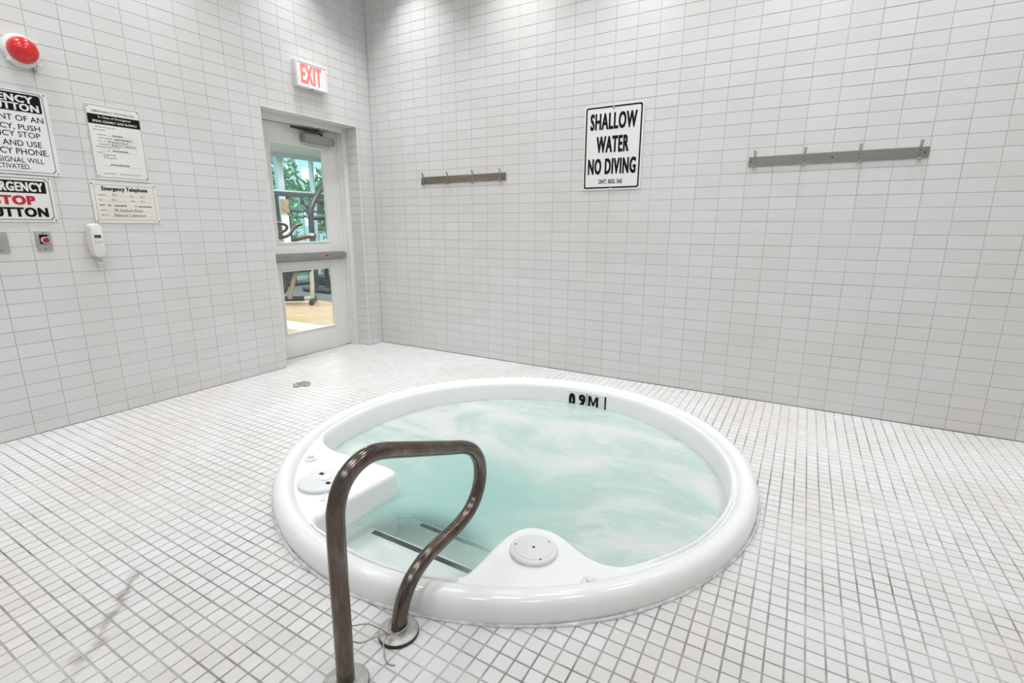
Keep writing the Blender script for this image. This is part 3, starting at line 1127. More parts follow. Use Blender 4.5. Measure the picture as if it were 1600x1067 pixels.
wv, wf = [], []
nr = 40
for L in range(nr+1):
    t = (L/nr)**0.8
    for p, n in zip(rimo, nrm):
        x, y = (p.x-n.x*0.004+n.x*0.012)*t, (p.y-n.y*0.004+n.y*0.012)*t
        if L == 0:
            x *= 0; y *= 0; x += 0.001*p.x; y += 0.001*p.y
        d = math.hypot(x, y)
        z = 0.004*math.sin(5.1*x+3.3*y+1.2)*math.cos(4.0*y-2.2*x)+0.0025*math.sin(13*x-9*y)+0.002*math.cos(17*y+8*x)
        wv.append((TUBC.x+x, TUBC.y+y, WZ+z*min(1, (1-t)*4+0.35)))
for L in range(nr):
    for k in range(NB):
        j = (k+1) % NB
        wf.append((L*NB+k, L*NB+j, (L+1)*NB+j, (L+1)*NB+k))
wf.append(tuple(range(NB-1, -1, -1)))
base = len(wv)
for k in range(NB):
    p = wv[nr*NB+k]
    wv.append((p[0], p[1], -0.95))
for k in range(NB):
    j = (k+1) % NB
    wf.append((nr*NB+k, nr*NB+j, base+j, base+k))
wf.append(tuple(base+k for k in range(NB)))
wo = MB().add(wv, wf).build('water', water_mat(), None, 60)
tag(wo, 'churning pale aqua water with white foam filling the hot tub', 'water', None, 'stuff')

# ================================================================== HANDRAIL
RXp = 2.889
hr = thing('handrail', 'tarnished stainless steel grab rail looping beside the tub', 'handrail', (RXp, -2.985, 0))
rp = [(-3.091, 0.006), (-3.088, 0.142), (-3.085, 0.335), (-3.082, 0.46), (-3.076, 0.525), (-3.052, 0.578), (-3.012, 0.609), (-2.961, 0.620), (-2.903, 0.610),
      (-2.773, 0.562), (-2.619, 0.504), (-2.525, 0.468), (-2.470, 0.430), (-2.437, 0.375), (-2.434, 0.312), (-2.460, 0.252), (-2.510, 0.212), (-2.580, 0.193),
      (-2.667, 0.187), (-2.745, 0.178), (-2.813, 0.150), (-2.853, 0.110), (-2.876, 0.058), (-2.886, 0.006)]
path = catmull([(0, y+2.985, z) for y, z in rp], 7)
MB().tube(path, 0.0238, 28).build('rail_tube', M_RAIL, hr, 50)
M_FLANGE = mat('worn flange', (0.50, 0.49, 0.47), 0.4, 0.35, var=0.2, vscale=40)
for y in (-3.091, -2.886):
    fo = MB().lathe([(0, 0.0), (0.060, 0.0), (0.060, 0.012), (0.055, 0.016), (0.033, 0.018), (0, 0.018)], 48, 'z', (0, y+2.985, 0)).build('floor_flange', M_FLANGE, hr, 35)
    MB().lathe([(0.0605, 0.001), (0.0612, 0.001), (0.0612, 0.011), (0.0605, 0.011)], 48, 'z', (0, y+2.985, 0)).build('flange_band', M_DARK, fo, 35)
# thin cord tied from post to post
def rl(y, z, dx=0.0): return (RXp+dx, y, z)
cp = [rl(-3.090, 0.158, -0.0275), rl(-3.061, 0.160, -0.006), rl(-3.006, 0.128, 0.0), rl(-2.968, 0.085, 0.0), rl(-2.945, 0.055, 0.004), rl(-2.925, 0.034, 0.012), rl(-2.900, 0.030, 0.027), rl(-2.868, 0.032, 0.024), rl(-2.858, 0.036, -0.006),
      rl(-2.880, 0.036, -0.028), rl(-2.908, 0.034, -0.020), rl(-2.930, 0.040, 0.0), rl(-2.970, 0.058, 0.0), rl(-3.029, 0.085, 0.0), rl(-3.057, 0.110, -0.006), rl(-3.085, 0.128, -0.0275), rl(-3.094, 0.142, -0.028)]
co = thing('cord', 'thin grey cord knotted around the handrail foot', 'cord', (RXp, -2.93, 0))
cps = catmull([(x-RXp, y+2.93, z) for x, y, z in cp], 8)
M_CORD = mat('grey cord', (0.40, 0.385, 0.36), 0.7, var=0.2, vscale=60)
MB().tube(cps, 0.0022, 7).build('loop', M_CORD, co, 60)
tail = [rl(-2.932, 0.036, 0.004), rl(-2.955, 0.026, 0.006), rl(-2.962, 0.012, 0.014), rl(-2.975, 0.0035, 0.030), rl(-2.985, 0.0032, 0.052), rl(-2.980, 0.0032, 0.072)]
MB().tube(catmull([(x-RXp, y+2.93, z) for x, y, z in tail], 8), 0.0022, 7).build('tail', M_CORD, co, 60)
MB().tube([(-0.002, -0.008, 0.038), (0.004, 0.000, 0.037), (0.008, 0.008, 0.034)], [0.004, 0.006, 0.004], 8).build('knot', M_CORD, co, 60)

# ================================================================== SIGNS ON THE LONG WALL
def screw(parent, x, z, r=0.004, y=-0.002, m=None):
    MB().lathe([(0, 0), (r, 0), (r*0.8, 0.0016), (0, 0.002)], 12, 'y', (x, y, z)).build('screw', m or M_DARK, parent)


S = thing('warning_sign', 'white SHALLOW WATER NO DIVING sign with a black border', 'sign', (2.481, 0.0, 1.491))
W_, H_ = 0.459, 0.611
MB().prism(rrect(W_, H_, 0.020, 6, 0, H_/2), -0.0055, -0.0025).build('panel', M_SIGN, S)
MB().ring(rrect(W_-0.024, H_-0.024, 0.016, 6, 0, H_/2), rrect(W_-0.046, H_-0.046, 0.010, 6, 0, H_/2), -0.0062, -0.0050).build('border', M_BLACK, S)
def frac(u0, u1, v0, v1): return (-W_/2+u0*W_, -W_/2+u1*W_, H_*(1-v1), H_*(1-v0))
for tx, bx, bd in (('SHALLOW', (0.105, 0.897, 0.095, 0.287), 0.050), ('WATER', (0.225, 0.777, 0.362, 0.556), 0.055), ('NO DIVING', (0.088, 0.912, 0.622, 0.812), 0.055), ('ONT. REG. 565', (0.285, 0.695, 0.872, 0.924), 0.030)):
    lettering(S, tx, *frac(*bx), -0.0055, M_BLACK, bd)
for z in (0.585, 0.022):
    MB().lathe([(0, 0), (0.010, 0), (0.010, 0.002), (0.007, 0.005), (0, 0.006)], 16, 'y', (0.0, -0.0055, z)).build('bolt', M_STEEL, S, 40)

# ---- hook racks
def hook_rack(label, x0, x1, zc, hooks, m):
    t = thing('hook_rack', label, 'hook rack', ((x0+x1)/2, 0, zc), 0, 'steel hook racks on the long wall')
    w = x1-x0
    MB().cbox(-w/2, w/2, -0.008, -0.001, -0.031, 0.031, 0.0012).build('rail', m, t)
    for hx in hooks:
        x = hx-(x0+x1)/2
        b = MB()
        prof = [(-0.0085, -0.030), (-0.0085, 0.020), (-0.012, 0.034), (-0.024, 0.052), (-0.034, 0.066)]
        wd = 0.0075
        for (ya, za), (yb, zb_) in zip(prof, prof[1:]):
            th = 0.0028
            b.add([(x-wd, ya, za), (x+wd, ya, za), (x+wd, yb, zb_), (x-wd, yb, zb_), (x-wd, ya-th, za), (x+wd, ya-th, za), (x+wd, yb-th, zb_), (x-wd, yb-th, zb_)],
                  [(0, 1, 2, 3), (4, 7, 6, 5), (0, 4, 5, 1), (1, 5, 6, 2), (2, 6, 7, 3), (3, 7, 4, 0)])
        ho = b.build('hook', M_HOOK, t)
        low = MB()
        lp = [(-0.0085, -0.020), (-0.012, -0.036), (-0.024, -0.044), (-0.036, -0.040), (-0.042, -0.026)]
        for (ya, za), (yb, zb_) in zip(lp, lp[1:]):
            th = 0.0028
            low.add([(x-wd, ya, za), (x+wd, ya, za), (x+wd, yb, zb_), (x-wd, yb, zb_), (x-wd, ya, za+th), (x+wd, ya, za+th), (x+wd, yb, zb_+th), (x-wd, yb, zb_+th)],
                    [(0, 1, 2, 3), (4, 7, 6, 5), (0, 4, 5, 1), (1, 5, 6, 2), (2, 6, 7, 3), (3, 7, 4, 0)])
        low.build('lower_prong', M_HOOK, ho)
        for zz in (-0.014, 0.012):
            MB().lathe([(0, 0), (0.0032, 0), (0.003, 0.0015), (0, 0.002)], 10, 'y', (x, -0.0112, zz)).build('rivet', M_DARK, ho)
    for sx in (-w/2+0.014, 0.0, w/2-0.018):
        MB().lathe([(0, 0), (0.005, 0), (0.004, 0.002), (0, 0.0025)], 12, 'y', (sx, -0.008, 0.0)).build('screw', M_DARK, t)
    return t


hook_rack('steel four-hook rack near the room corner, left of the warning sign', 0.620, 1.549, 1.632, (0.652, 0.935, 1.213, 1.497), M_STEEL_W)
hook_rack('steel four-hook rack right of the warning sign', 3.434, 4.377, 1.638, (3.470, 3.757, 4.046, 4.336), M_STEEL)

# ================================================================== THINGS ON THE DOOR WALL  (local x = world y, front -y = world +x)
RZ = PI/2
def onwall(name, label, cat, y, z, group=None): return thing(name, label, cat, (0.0, y, z), RZ, group)


# big emergency sign
E1 = onwall('emergency_sign', 'white emergency button instruction sign with a black heading, cut by the left edge', 'sign', -2.735, 1.491)
w, h = 0.46, 0.446
MB().prism(rrect(w, h, 0.006, 4, 0, h/2), -0.005, -0.002).build('panel', M_SIGN, E1)
MB().ring(nrect(w-0.040, h-0.022, 0.012, 0, h/2), nrect(w-0.045, h-0.027, 0.012, 0, h/2), -0.0056, -0.0045).build('border', M_BLACK, E1)
MB().prism(rrect(0.394, 0.094, 0.012, 5, 0, 0.378), -0.0055, -0.0045).build('heading_band', M_BLACK, E1)
lettering(E1, 'EMERGENCY', -0.165, 0.165, 0.378, 0.416, -0.0055, M_SIGN, 0.045)
lettering(E1, 'STOP BUTTON', -0.184, 0.184, 0.336, 0.374, -0.0055, M_SIGN, 0.045)
for tx, hw_, z0, z1, bd in (('IN THE EVENT OF AN', 0.194, 0.281, 0.311, 0.006), ('EMERGENCY, PUSH', 0.173, 0.231, 0.264, 0.006), ('EMERGENCY STOP', 0.168, 0.197, 0.226, 0.004), ('BUTTON AND USE', 0.166, 0.149, 0.179, 0.006),
                            ('EMERGENCY PHONE.', 0.190, 0.105, 0.137, 0.006), ('AUDIBLE SIGNAL WILL', 0.163, 0.061, 0.088, 0.003), ('BE ACTIVATED.', 0.099, 0.027, 0.053, 0.003)):
    lettering(E1, tx, -hw_, hw_, z0, z1, -0.005, M_BLACK, bd)
for x in (-w/2+0.012, w/2-0.012):
    for z in (0.012, h-0.012): screw(E1, x, z, 0.004, -0.005)

E2 = onwall('emergency_sign', 'EMERGENCY STOP BUTTON sign with red STOP lettering', 'sign', -2.735, 1.231)
w, h = 0.352, 0.251
MB().prism(rrect(w, h, 0.006, 4, 0, h/2), -0.005, -0.002).build('panel', M_SIGN3, E2)
MB().ring(nrect(w-0.028, h-0.022, 0.013, 0, h/2), nrect(w-0.034, h-0.028, 0.013, 0, h/2), -0.0056, -0.0045).build('border', M_BLACK, E2)
MB().prism(rrect(0.292, 0.066, 0.006, 5, 0, 0.191), -0.0055, -0.0045).build('heading_band', M_BLACK, E2)
lettering(E2, 'EMERGENCY', -0.134, 0.134, 0.166, 0.216, -0.0055, M_SIGN3, 0.055)
lettering(E2, 'STOP', -0.090, 0.090, 0.093, 0.143, -0.005, M_RED, 0.065)
lettering(E2, 'BUTTON', -0.137, 0.137, 0.027, 0.079, -0.005, M_BLACK, 0.060)
for x in (-w/2+0.010, w/2-0.010):
    for z in (0.010, h-0.010): screw(E2, x, z, 0.004, -0.005)


def scribble(b, x0, x1, z, hgt, dens=0.8, y=-0.005):
    """a run of tiny print too small to read: word-length dashes"""
    x = x0
    while x < x1-0.003:
        L = min(random.uniform(0.006, 0.020), x1-x)
        if random.random() < dens:
            b.box(x, x+L, y-0.0005, y+0.0002, z, z+hgt)
        x += L+0.003


M_INK = mat('faded ink', (0.16, 0.16, 0.16), 0.6, var=0.3, vscale=80)
E3 = onwall('procedure_sign', 'white EMERGENCY PROCEDURE sign with a black band across it', 'sign', -2.187, 1.492)
w, h = 0.294, 0.440
MB().prism(rrect(w, h, 0.003, 3, 0, h/2), -0.005, -0.002).build('panel', M_SIGN3, E3)
MB().ring(rrect(w-0.010, h-0.020, 0.001, 2, -0.002, h/2+0.002), rrect(w-0.0135, h-0.0235, 0.001, 2, -0.002, h/2+0.002), -0.0055, -0.0045).build('border', M_BLACK, E3)
MB().box(-w/2+0.007, w/2-0.010, -0.0055, -0.0045, 0.325, 0.381).build('heading_band', M_BLACK, E3)
lettering(E3, 'EMERGENCY PROCEDURE', -0.112, 0.112, 0.393, 0.405, -0.005, M_INK, 0.008)
lettering(E3, 'In Case of Emergency', -0.085, 0.088, 0.357, 0.373, -0.0055, M_SIGN3, 0.012)
lettering(E3, 'SPEAK CLEARLY AND SLOWLY', -0.118, 0.120, 0.335, 0.348, -0.0055, M_SIGN3, 0.018)
b = MB()
for x0, x1, z in ((-0.11, 0.0, 0.307), (-0.12, -0.06, 0.290), (-0.105, -0.055, 0.262), (-0.10, -0.03, 0.244), (-0.105, -0.07, 0.225), (-0.10, -0.045, 0.207), (-0.12, 0.02, 0.192),
                  (-0.12, -0.09, 0.158), (-0.09, -0.02, 0.148), (-0.09, -0.03, 0.138), (-0.09, -0.02, 0.128), (-0.10, 0.10, 0.036)):
    scribble(b, x0, x1, z, 0.0035, 0.95)
b.build('small_print', M_INK, E3)['kind'] = 'stuff'
for tx, x0, x1, z in (('90 Stadium Road', -0.055, 0.055, 0.222), ('Bathurst / Lakeshore', -0.035, 0.095, 0.204)):
    lettering(E3, tx, x0, x1, z, z+0.013, -0.005, M_INK, 0.004)
b = MB()
for x0, x1, z in ((-0.045, 0.03, 0.262), (-0.02, 0.08, 0.242), (-0.06, 0.05, 0.172), (-0.06, 0.055, 0.088)):
    scribble(b, x0, x1, z, 0.007, 0.9)
b.build('handwriting', M_INK, E3)['kind'] = 'stuff'
b = MB()
for x0, x1, z in ((-0.05, 0.11, 0.259), (-0.02, 0.11, 0.239), (-0.06, 0.11, 0.219), (-0.04, 0.11, 0.201), (-0.10, 0.11, 0.168), (-0.10, 0.11, 0.083)):
    b.box(x0, x1, -0.0053, -0.0048, z, z+0.0009)
b.build('writing_line', M_INK, E3)['kind'] = 'stuff'
for x in (-w/2+0.015, w/2-0.016):
    for z in (0.020, h-0.018): screw(E3, x, z, 0.0036, -0.005)

E4 = onwall('telephone_sign', 'ivory Emergency Telephone sign filled in by hand', 'sign', -2.194, 1.228)
w, h = 0.366, 0.250
MB().prism(rrect(w, h, 0.003, 3, 0, h/2), -0.005, -0.002).build('panel', M_SIGN2, E4)
MB().ring(rrect(w-0.036, h-0.036, 0.001, 2, 0, h/2), rrect(w-0.039, h-0.039, 0.001, 2, 0, h/2), -0.0055, -0.0045).build('border', M_INK, E4)
lettering(E4, 'Emergency Telephone', -0.125, 0.128, 0.190, 0.222, -0.005, M_BLACK, 0.045)
for tx, x0, x1, z, hh in (('Ambulance', -0.148, -0.108, 0.166, 0.009), ('911', -0.072, -0.046, 0.166, 0.014), ('Police', 0.022, 0.045, 0.164, 0.009), ('911', 0.085, 0.106, 0.163, 0.012),
                          ('Fire', -0.148, -0.130, 0.136, 0.009), ('911', -0.078, -0.053, 0.136, 0.013), ('Poison', 0.022, 0.048, 0.134, 0.009), ('911', 0.082, 0.104, 0.133, 0.012),
                          ('Location', -0.148, -0.115, 0.075, 0.009), ('90 Stadium Road', -0.075, 0.085, 0.072, 0.016), ('Major Int.', -0.148, -0.105, 0.044, 0.010), ('Bathurst / Lakeshore', -0.078, 0.100, 0.041, 0.017)):
    lettering(E4, tx, x0, x1, z, z+hh, -0.005, M_INK, 0.006)
b = MB()
for x0, x1, z in ((-0.148, -0.118, 0.105), (-0.105, -0.085, 0.105), (-0.07, 0.0, 0.103), (0.022, 0.055, 0.103), (0.062, 0.145, 0.101)):
    scribble(b, x0, x1, z, 0.008, 0.95)
b.build('small_print', M_INK, E4)['kind'] = 'stuff'
b = MB()
for x0, x1, z in ((-0.10, 0.012, 0.163), (0.055, 0.148, 0.160), (-0.122, 0.012, 0.133), (0.055, 0.148, 0.130), (-0.11, 0.15, 0.069), (-0.095, 0.15, 0.038)):
    b.box(x0, x1, -0.0053, -0.0048, z, z+0.0009)
b.build('writing_line', M_INK, E4)['kind'] = 'stuff'
for x in (-w/2+0.010, w/2-0.010):
    for z in (0.010, h-0.014): screw(E4, x, z, 0.004, -0.005, M_BLACK)

# ---- exit sign
X = onwall('exit_sign', 'white box exit sign with glowing red EXIT letters above the door', 'exit sign', -0.698, 2.345)
M_EXITB = mat('exit sign white plastic', (0.80, 0.80, 0.79), 0.35, var=0.02)
w, h, dp = 0.310, 0.204, 0.052
MB().cbox(-w/2, w/2, -dp, -0.001, 0, h, 0.004).build('housing', M_EXITB, X, 40)
b = MB().ring(rrect(w-0.006, h-0.006, 0.003, 3, 0, h/2), rrect(w-0.030, h-0.030, 0.002, 3, 0, h/2), -dp-0.005, -dp+0.001)
b.build('face_frame', M_EXITB, X, 40)
M_EXITF = mat('exit face', (0.86, 0.84, 0.84), 0.3, var=0.02)
MB().box(-w/2+0.014, w/2-0.014, -dp-0.0015, -dp+0.001, 0.014, h-0.014).build('face_panel', M_EXITF, X)
M_EXITR = emit_mat('lit red letters', (1.0, 0.16, 0.14, 1), 0.6)
lettering(X, 'EXIT', -0.112, 0.098, 0.030, 0.176, -dp-0.0015, M_EXITR, 0.045)
MB().cbox(-0.012, 0.012, -dp-0.004, -dp+0.02, -0.004, 0.002, 0.001).build('latch_tab', M_ALU, X)

# ---- alarm horn with red lens
A = onwall('alarm_strobe', 'red domed alarm light on a round white base', 'alarm', -2.582, 2.134)
MB().lathe([(0, 0.001), (0.083, 0.001), (0.083, 0.022), (0.078, 0.034), (0.064, 0.040), (0, 0.040)], 56, 'y').build('base', M_EXITB, A, 40)
M_REDL = mat('red lens', (0.70, 0.015, 0.018), 0.22, var=0.06, coat=0.5)
MB().lathe([(0, 0.038), (0.066, 0.038), (0.066, 0.050), (0.062, 0.068), (0.053, 0.084), (0.040, 0.094), (0.022, 0.100), (0, 0.101)], 56, 'y').build('lens', M_REDL, A, 40)
for ax, az in ((0.062, -0.056), (-0.062, -0.056), (0.062, 0.056)):
    MB().cbox(ax-0.008, ax+0.008, -0.044, -0.02, az-0.008, az+0.008, 0.002).build('clip', M_EXITB, A, 40)
MB().cbox(0.036, 0.050, -0.030, -0.006, -0.094, -0.078, 0.002).build('latch', M_ALU, A, 40)

# ---- wall phone
P = onwall('wall_phone', 'white wall-mounted phone handset with a small grey screen', 'phone', -2.412, 1.020)
M_PH = mat('white phone plastic', (0.80, 0.79, 0.77), 0.3, var=0.02)
M_PHC = mat('cream phone plastic', (0.74, 0.70, 0.645), 0.4, var=0.04)
MB().cbox(-0.030, 0.024, -0.020, -0.001, 0.050, 0.166, 0.004).build('wall_plate', M_PHC, P, 40)


def slab(poly, y0, y1, c=0.006):
    """rounded slab: outline inset at both faces"""
    n = len(poly)
    cx_ = sum(p[0] for p in poly)/n; cz_ = sum(p[1] for p in poly)/n
    def ins(d): return [(x-(x-cx_)/max(1e-6, math.hypot(x-cx_, z-cz_))*d, z-(z-cz_)/max(1e-6, math.hypot(x-cx_, z-cz_))*d) for x, z in poly]
    layers = [(ins(c), y0), (ins(c*0.3), y0-c*0.3), (poly, y0-c), (poly, y1+c), (ins(c*0.3), y1+c*0.3), (ins(c), y1)]
    vs, fs = [], []
    for pl, y in layers: vs += [(x, y, z) for x, z in pl]
    for L in range(len(layers)-1):
        for k in range(n):
            j = (k+1) % n
            fs.append((L*n+k, L*n+j, (L+1)*n+j, (L+1)*n+k))
    fs.append(tuple(range(n))); fs.append(tuple(range((len(layers)-1)*n, len(layers)*n)))
    return MB().add(vs, fs)


slab(rrect(0.060, 0.204, 0.026, 8, 0, 0.102), -0.018, -0.052, 0.006).build('cradle', M_PHC, P, 50)
hs = slab(rrect(0.058, 0.200, 0.027, 8, 0.001, 0.103), -0.054, -0.082, 0.007).build('handset', M_PH, P, 50)
M_LCD = mat('dark lcd', (0.06, 0.07, 0.05), 0.25, var=0.1)
MB().cbox(-0.017, 0.018, -0.0835, -0.080, 0.118, 0.136, 0.0008).build('screen', M_LCD, hs)
M_KEY = mat('grey keys', (0.42, 0.42, 0.42), 0.5)
for kx, kz in ((-0.014, 0.096), (0.001, 0.091), (0.016, 0.096)):
    MB().lathe([(0, 0), (0.0058, 0), (0.005, 0.002), (0, 0.0025)], 14, 'y', (kx, -0.0815, kz)).build('key', M_KEY, hs, 40)
# bundled cord under the phone
cpts = []
for k in range(150):
    t = k/149
    a = k*0.9
    rr = 0.010*math.sin(PI*min(1, t*1.25))+0.003
    cpts.append((0.006+rr*math.cos(a)+0.008*t, -0.030+rr*math.sin(a)*0.8, -0.002-0.105*t+0.006*math.sin(a*0.37)))
cdo = MB().tube(cpts, 0.0024, 6).build('coiled_cord', M_PH, P, 60)
MB().tube([(0.0, -0.05, 0.006), (-0.004, -0.045, -0.012), (0.004, -0.034, -0.03), (0.014, -0.034, -0.028), (0.018, -0.045, -0.008), (0.014, -0.05, 0.006)], 0.0022, 6).build('cord_loop', M_PH, P, 60)

# ---- plates with the stop button
B = onwall('stop_button', 'red push button on a stainless wall plate', 'push button', -2.644, 1.066)
MB().cbox(-0.035, 0.035, -0.008, -0.001, 0, 0.112, 0.002).build('plate', M_PLATE, B, 30)
MB().box(-0.019, 0.019, -0.0095, -0.006, 0.040, 0.094).build('recess', M_BLACK, B)
MB().lathe([(0, 0.008), (0.019, 0.008), (0.020, 0.026), (0.018, 0.030), (0.0145, 0.030), (0.0145, 0.022), (0, 0.022)], 32, 'y', (0.003, 0, 0.062)).build('collar', mat('pink collar', (0.72, 0.42, 0.40), 0.35, var=0.1), B, 40)
MB().lathe([(0, 0.020), (0.0135, 0.020), (0.0135, 0.026), (0.010, 0.029), (0, 0.030)], 28, 'y', (0.003, 0, 0.062)).build('button', mat('deep red button', (0.34, 0.006, 0.012), 0.25, var=0.1), B, 40)
for z in (0.012, 0.103): screw(B, 0.0, z, 0.0035, -0.008)
B2 = onwall('blank_plate', 'plain stainless cover plate at the left edge below the signs', 'wall plate', -2.832, 1.064)
MB().cbox(-0.036, 0.036, -0.008, -0.001, 0, 0.112, 0.002).build('plate', M_PLATE, B2, 30)
for z in (0.012, 0.100): screw(B2, 0.0, z, 0.0035, -0.008)

# ---- floor drain
D = thing('floor_drain', 'round metal floor drain in the tiles near the door', 'drain', (0.532, -1.425, 0))
MB().lathe([(0, -0.010), (0.066, -0.010), (0.066, -0.0005), (0.058, 0.0012), (0.052, 0.0005), (0.052, -0.008), (0, -0.008)], 40, 'z').build('rim', M_DRAIN, D, 40)
MB().lathe([(0, -0.0075), (0.052, -0.0075), (0.052, -0.006), (0, -0.006)], 40, 'z').build('sump', M_BLACK, D)
for k in range(8):
    a = k*PI/4
    b = MB()
    for r0, r1, wd in ((0.012, 0.052, 0.0042),):
        c, s = math.cos(a), math.sin(a)
        b.add([(c*r0-s*wd, s*r0+c*wd, -0.001), (c*r1-s*wd, s*r1+c*wd, -0.001), (c*r1+s*wd, s*r1-c*wd, -0.001), (c*r0+s*wd, s*r0-c*wd, -0.001),
               (c*r0-s*wd, s*r0+c*wd, -0.006), (c*r1-s*wd, s*r1+c*wd, -0.006), (c*r1+s*wd, s*r1-c*wd, -0.006), (c*r0+s*wd, s*r0-c*wd, -0.006)],
              [(0, 1, 2, 3), (4, 7, 6, 5), (0, 4, 5, 1), (1, 5, 6, 2), (2, 6, 7, 3), (3, 7, 4, 0)])
    b.build('grate_bar', M_DRAIN, D)
MB().lathe([(0, -0.006), (0.016, -0.006), (0.016, 0.0), (0, 0.001)], 20, 'z').build('grate_hub', M_DRAIN, D, 40)
# ================================================================== GYM BEYOND THE DOOR
def wood_mat():
    m, nt, b = new_mat('pale wood floor')
    g = N(nt, 'ShaderNodeNewGeometry')
    mp = N(nt, 'ShaderNodeMapping')
    mp.inputs['Scale'].default_value = (2.0, 14.0, 1)
    nt.links.new(g.outputs['Position'], mp.inputs['Vector'])
    n = noise(nt, 1.0, 4, 0.6, mp.outputs['Vector'])
    r = ramp(nt, n.outputs['Fac'], [(0.3, (0.50, 0.33, 0.19)), (0.7, (0.68, 0.50, 0.33))])
    nt.links.new(r.outputs['Color'], b.inputs['Base Color'])
    b.inputs['Roughness'].default_value = 0.28
    return m


M_WOOD = wood_mat()
M_GYMW = mat('gym wall paint', (0.74, 0.76, 0.76), 0.8, var=0.02)
M_RUBF = mat('charcoal rubber flooring', (0.085, 0.10, 0.11), 0.7, var=0.25, vscale=30)
M_MULL = mat('pale blue window frame', (0.60, 0.68, 0.72), 0.4, 0.2, var=0.03)
M_MACH = mat('dark machine steel', (0.045, 0.05, 0.055), 0.4, 0.3, var=0.2)
M_CREAM = mat('cream machine tube', (0.62, 0.58, 0.50), 0.4, var=0.04)
M_TAN = mat('tan machine tube', (0.34, 0.28, 0.20), 0.45, var=0.06)
M_OLIVE = mat('olive brown vinyl', (0.075, 0.052, 0.030), 0.5, var=0.2, vscale=25)
M_GRIP = mat('brown grip', (0.055, 0.026, 0.014), 0.45, var=0.3, vscale=30)
GX0, GY0, GY1, GZ = -6.2, -1.6, 5.6, 2.75
tag(MB().box(GX0-0.1, -0.30, GY0, GY1, -0.15, 0.0).build('gym_floor', M_WOOD), 'pale wood floor of the gym beyond the door', None, None, 'structure')
tag(MB().box(GX0, -0.32, 1.72, GY1, -0.002, 0.004).build('gym_rubber_floor', M_RUBF), 'charcoal rubber flooring under the gym machines', None, None, 'structure')
tag(MB().box(-5.6, -0.32, -0.08, 0.26, -0.002, 0.003).build('gym_floor_strip', mat('cream floor band', (0.80, 0.74, 0.63), 0.3, var=0.04)), 'cream band across the gym wood floor', None, None, 'structure')
tag(MB().box(GX0-0.1, -0.30, GY0, GY1, GZ, GZ+0.15).build('gym_ceiling', M_CEIL), 'white gym ceiling', None, None, 'structure')
tag(MB().box(GX0-0.1, -0.30, GY1, GY1+0.15, -0.15, GZ+0.1).build('wall_gym_far', M_GYMW), 'pale end wall of the gym', None, None, 'structure')
tag(MB().box(GX0-0.1, -0.30, GY0-0.15, GY0, -0.15, GZ+0.1).build('wall_gym_near', M_GYMW), 'pale side wall of the gym', None, None, 'structure')
tag(MB().box(-0.44, -0.30, 0.22, GY1, -0.15, GZ+0.1).build('wall_gym_side', M_GYMW), 'pale gym wall beside the door', None, None, 'structure')
W1 = thing('window_1', 'tall teal glass window wall of the gym with pale frames', None, (GX0, 0, 0), 0, None, 'structure')
ys = [-1.6, -0.3, 1.0, 2.2, 3.40, 4.24, 5.6]
wd = [0.10, 0.10, 0.10, 0.10, 0.14, 0.05, 0.10]
for y, w in zip(ys, wd):
    MB().cbox(-0.06, 0.06, y-w/2, y+w/2, 0, GZ-0.001, 0.004).build('mullion', M_MULL, W1)
for z, h in ((0.04, 0.08), (1.94, 0.09), (2.71, 0.08)):
    MB().cbox(-0.05, 0.05, ys[0], ys[-1], z-h/2, z+h/2, 0.004).build('transom', M_MULL, W1)
for k in range(len(ys)-1):
    for z0, z1 in ((0.08, 1.895), (1.985, 2.67)):
        MB().box(-0.006, 0.006, ys[k]+wd[k]/2-0.005, ys[k+1]-wd[k+1]/2+0.005, z0-0.005, z1+0.005).build('pane', M_WGLASS, W1)

# ---- exercise bike close behind the door
bk = thing('exercise_bike', 'exercise bike with a cream seat post and brown handlebars behind the door glass', 'exercise bike', (-3.10, 1.36, 0))
def L(p): return (p[0]+3.10, p[1]-1.36, p[2])
def LT(pts, r, name, m, per=6, par=None): return MB().tube(catmull([L(p) for p in pts], per), r, 12).build(name, m, par or bk, 50)
LT([(-3.62, 0.97, 0.075), (-3.31, 1.21, 0.075), (-3.08, 1.40, 0.075)], 0.042, 'base_beam', M_MACH)
LT([(-3.08, 1.40, 0.075), (-2.99, 1.47, 0.075)], 0.034, 'rear_stub', M_CREAM)
ft = LT([(-2.80, 1.30, 0.045), (-2.985, 1.48, 0.045), (-3.16, 1.66, 0.045)], 0.036, 'rear_foot', M_MACH)
for e in ((-2.80, 1.30), (-3.16, 1.66)):
    MB().lathe([(0, 0), (0.03, 0), (0.03, 0.03), (0, 0.03)], 16, 'z', L((e[0], e[1], 0))).build('leveller', M_RUBBER, ft)
LT([(-3.50, 0.85, 0.045), (-3.62, 0.97, 0.045), (-3.74, 1.09, 0.045)], 0.036, 'front_foot', M_MACH)
LT([(-2.985, 1.47, 0.06), (-2.98, 1.49, 0.35), (-3.0, 1.50, 0.70), (-3.02, 1.49, 0.96)], 0.033, 'seat_post', M_CREAM)
LT([(-3.16, 1.19, 0.09), (-3.12, 1.25, 0.35), (-3.08, 1.32, 0.60)], 0.034, 'frame_leg', M_TAN)
LT([(-3.40, 1.13, 0.09), (-3.36, 1.16, 0.5), (-3.34, 1.20, 1.05)], 0.038, 'handlebar_post', M_MACH)
MB().cbox(*[v for a in ((-0.15, 0.15), (-0.17, 0.13), (0.50, 0.63)) for v in a], 0.03).build('crank_case', M_MACH, bk, 40)
MB().lathe([(0, -0.04), (0.20, -0.04), (0.22, -0.02), (0.22, 0.02), (0.20, 0.04), (0, 0.04)], 36, 'y', L((-3.36, 1.16, 0.36))).build('flywheel', M_MACH, bk, 40)
sd = []
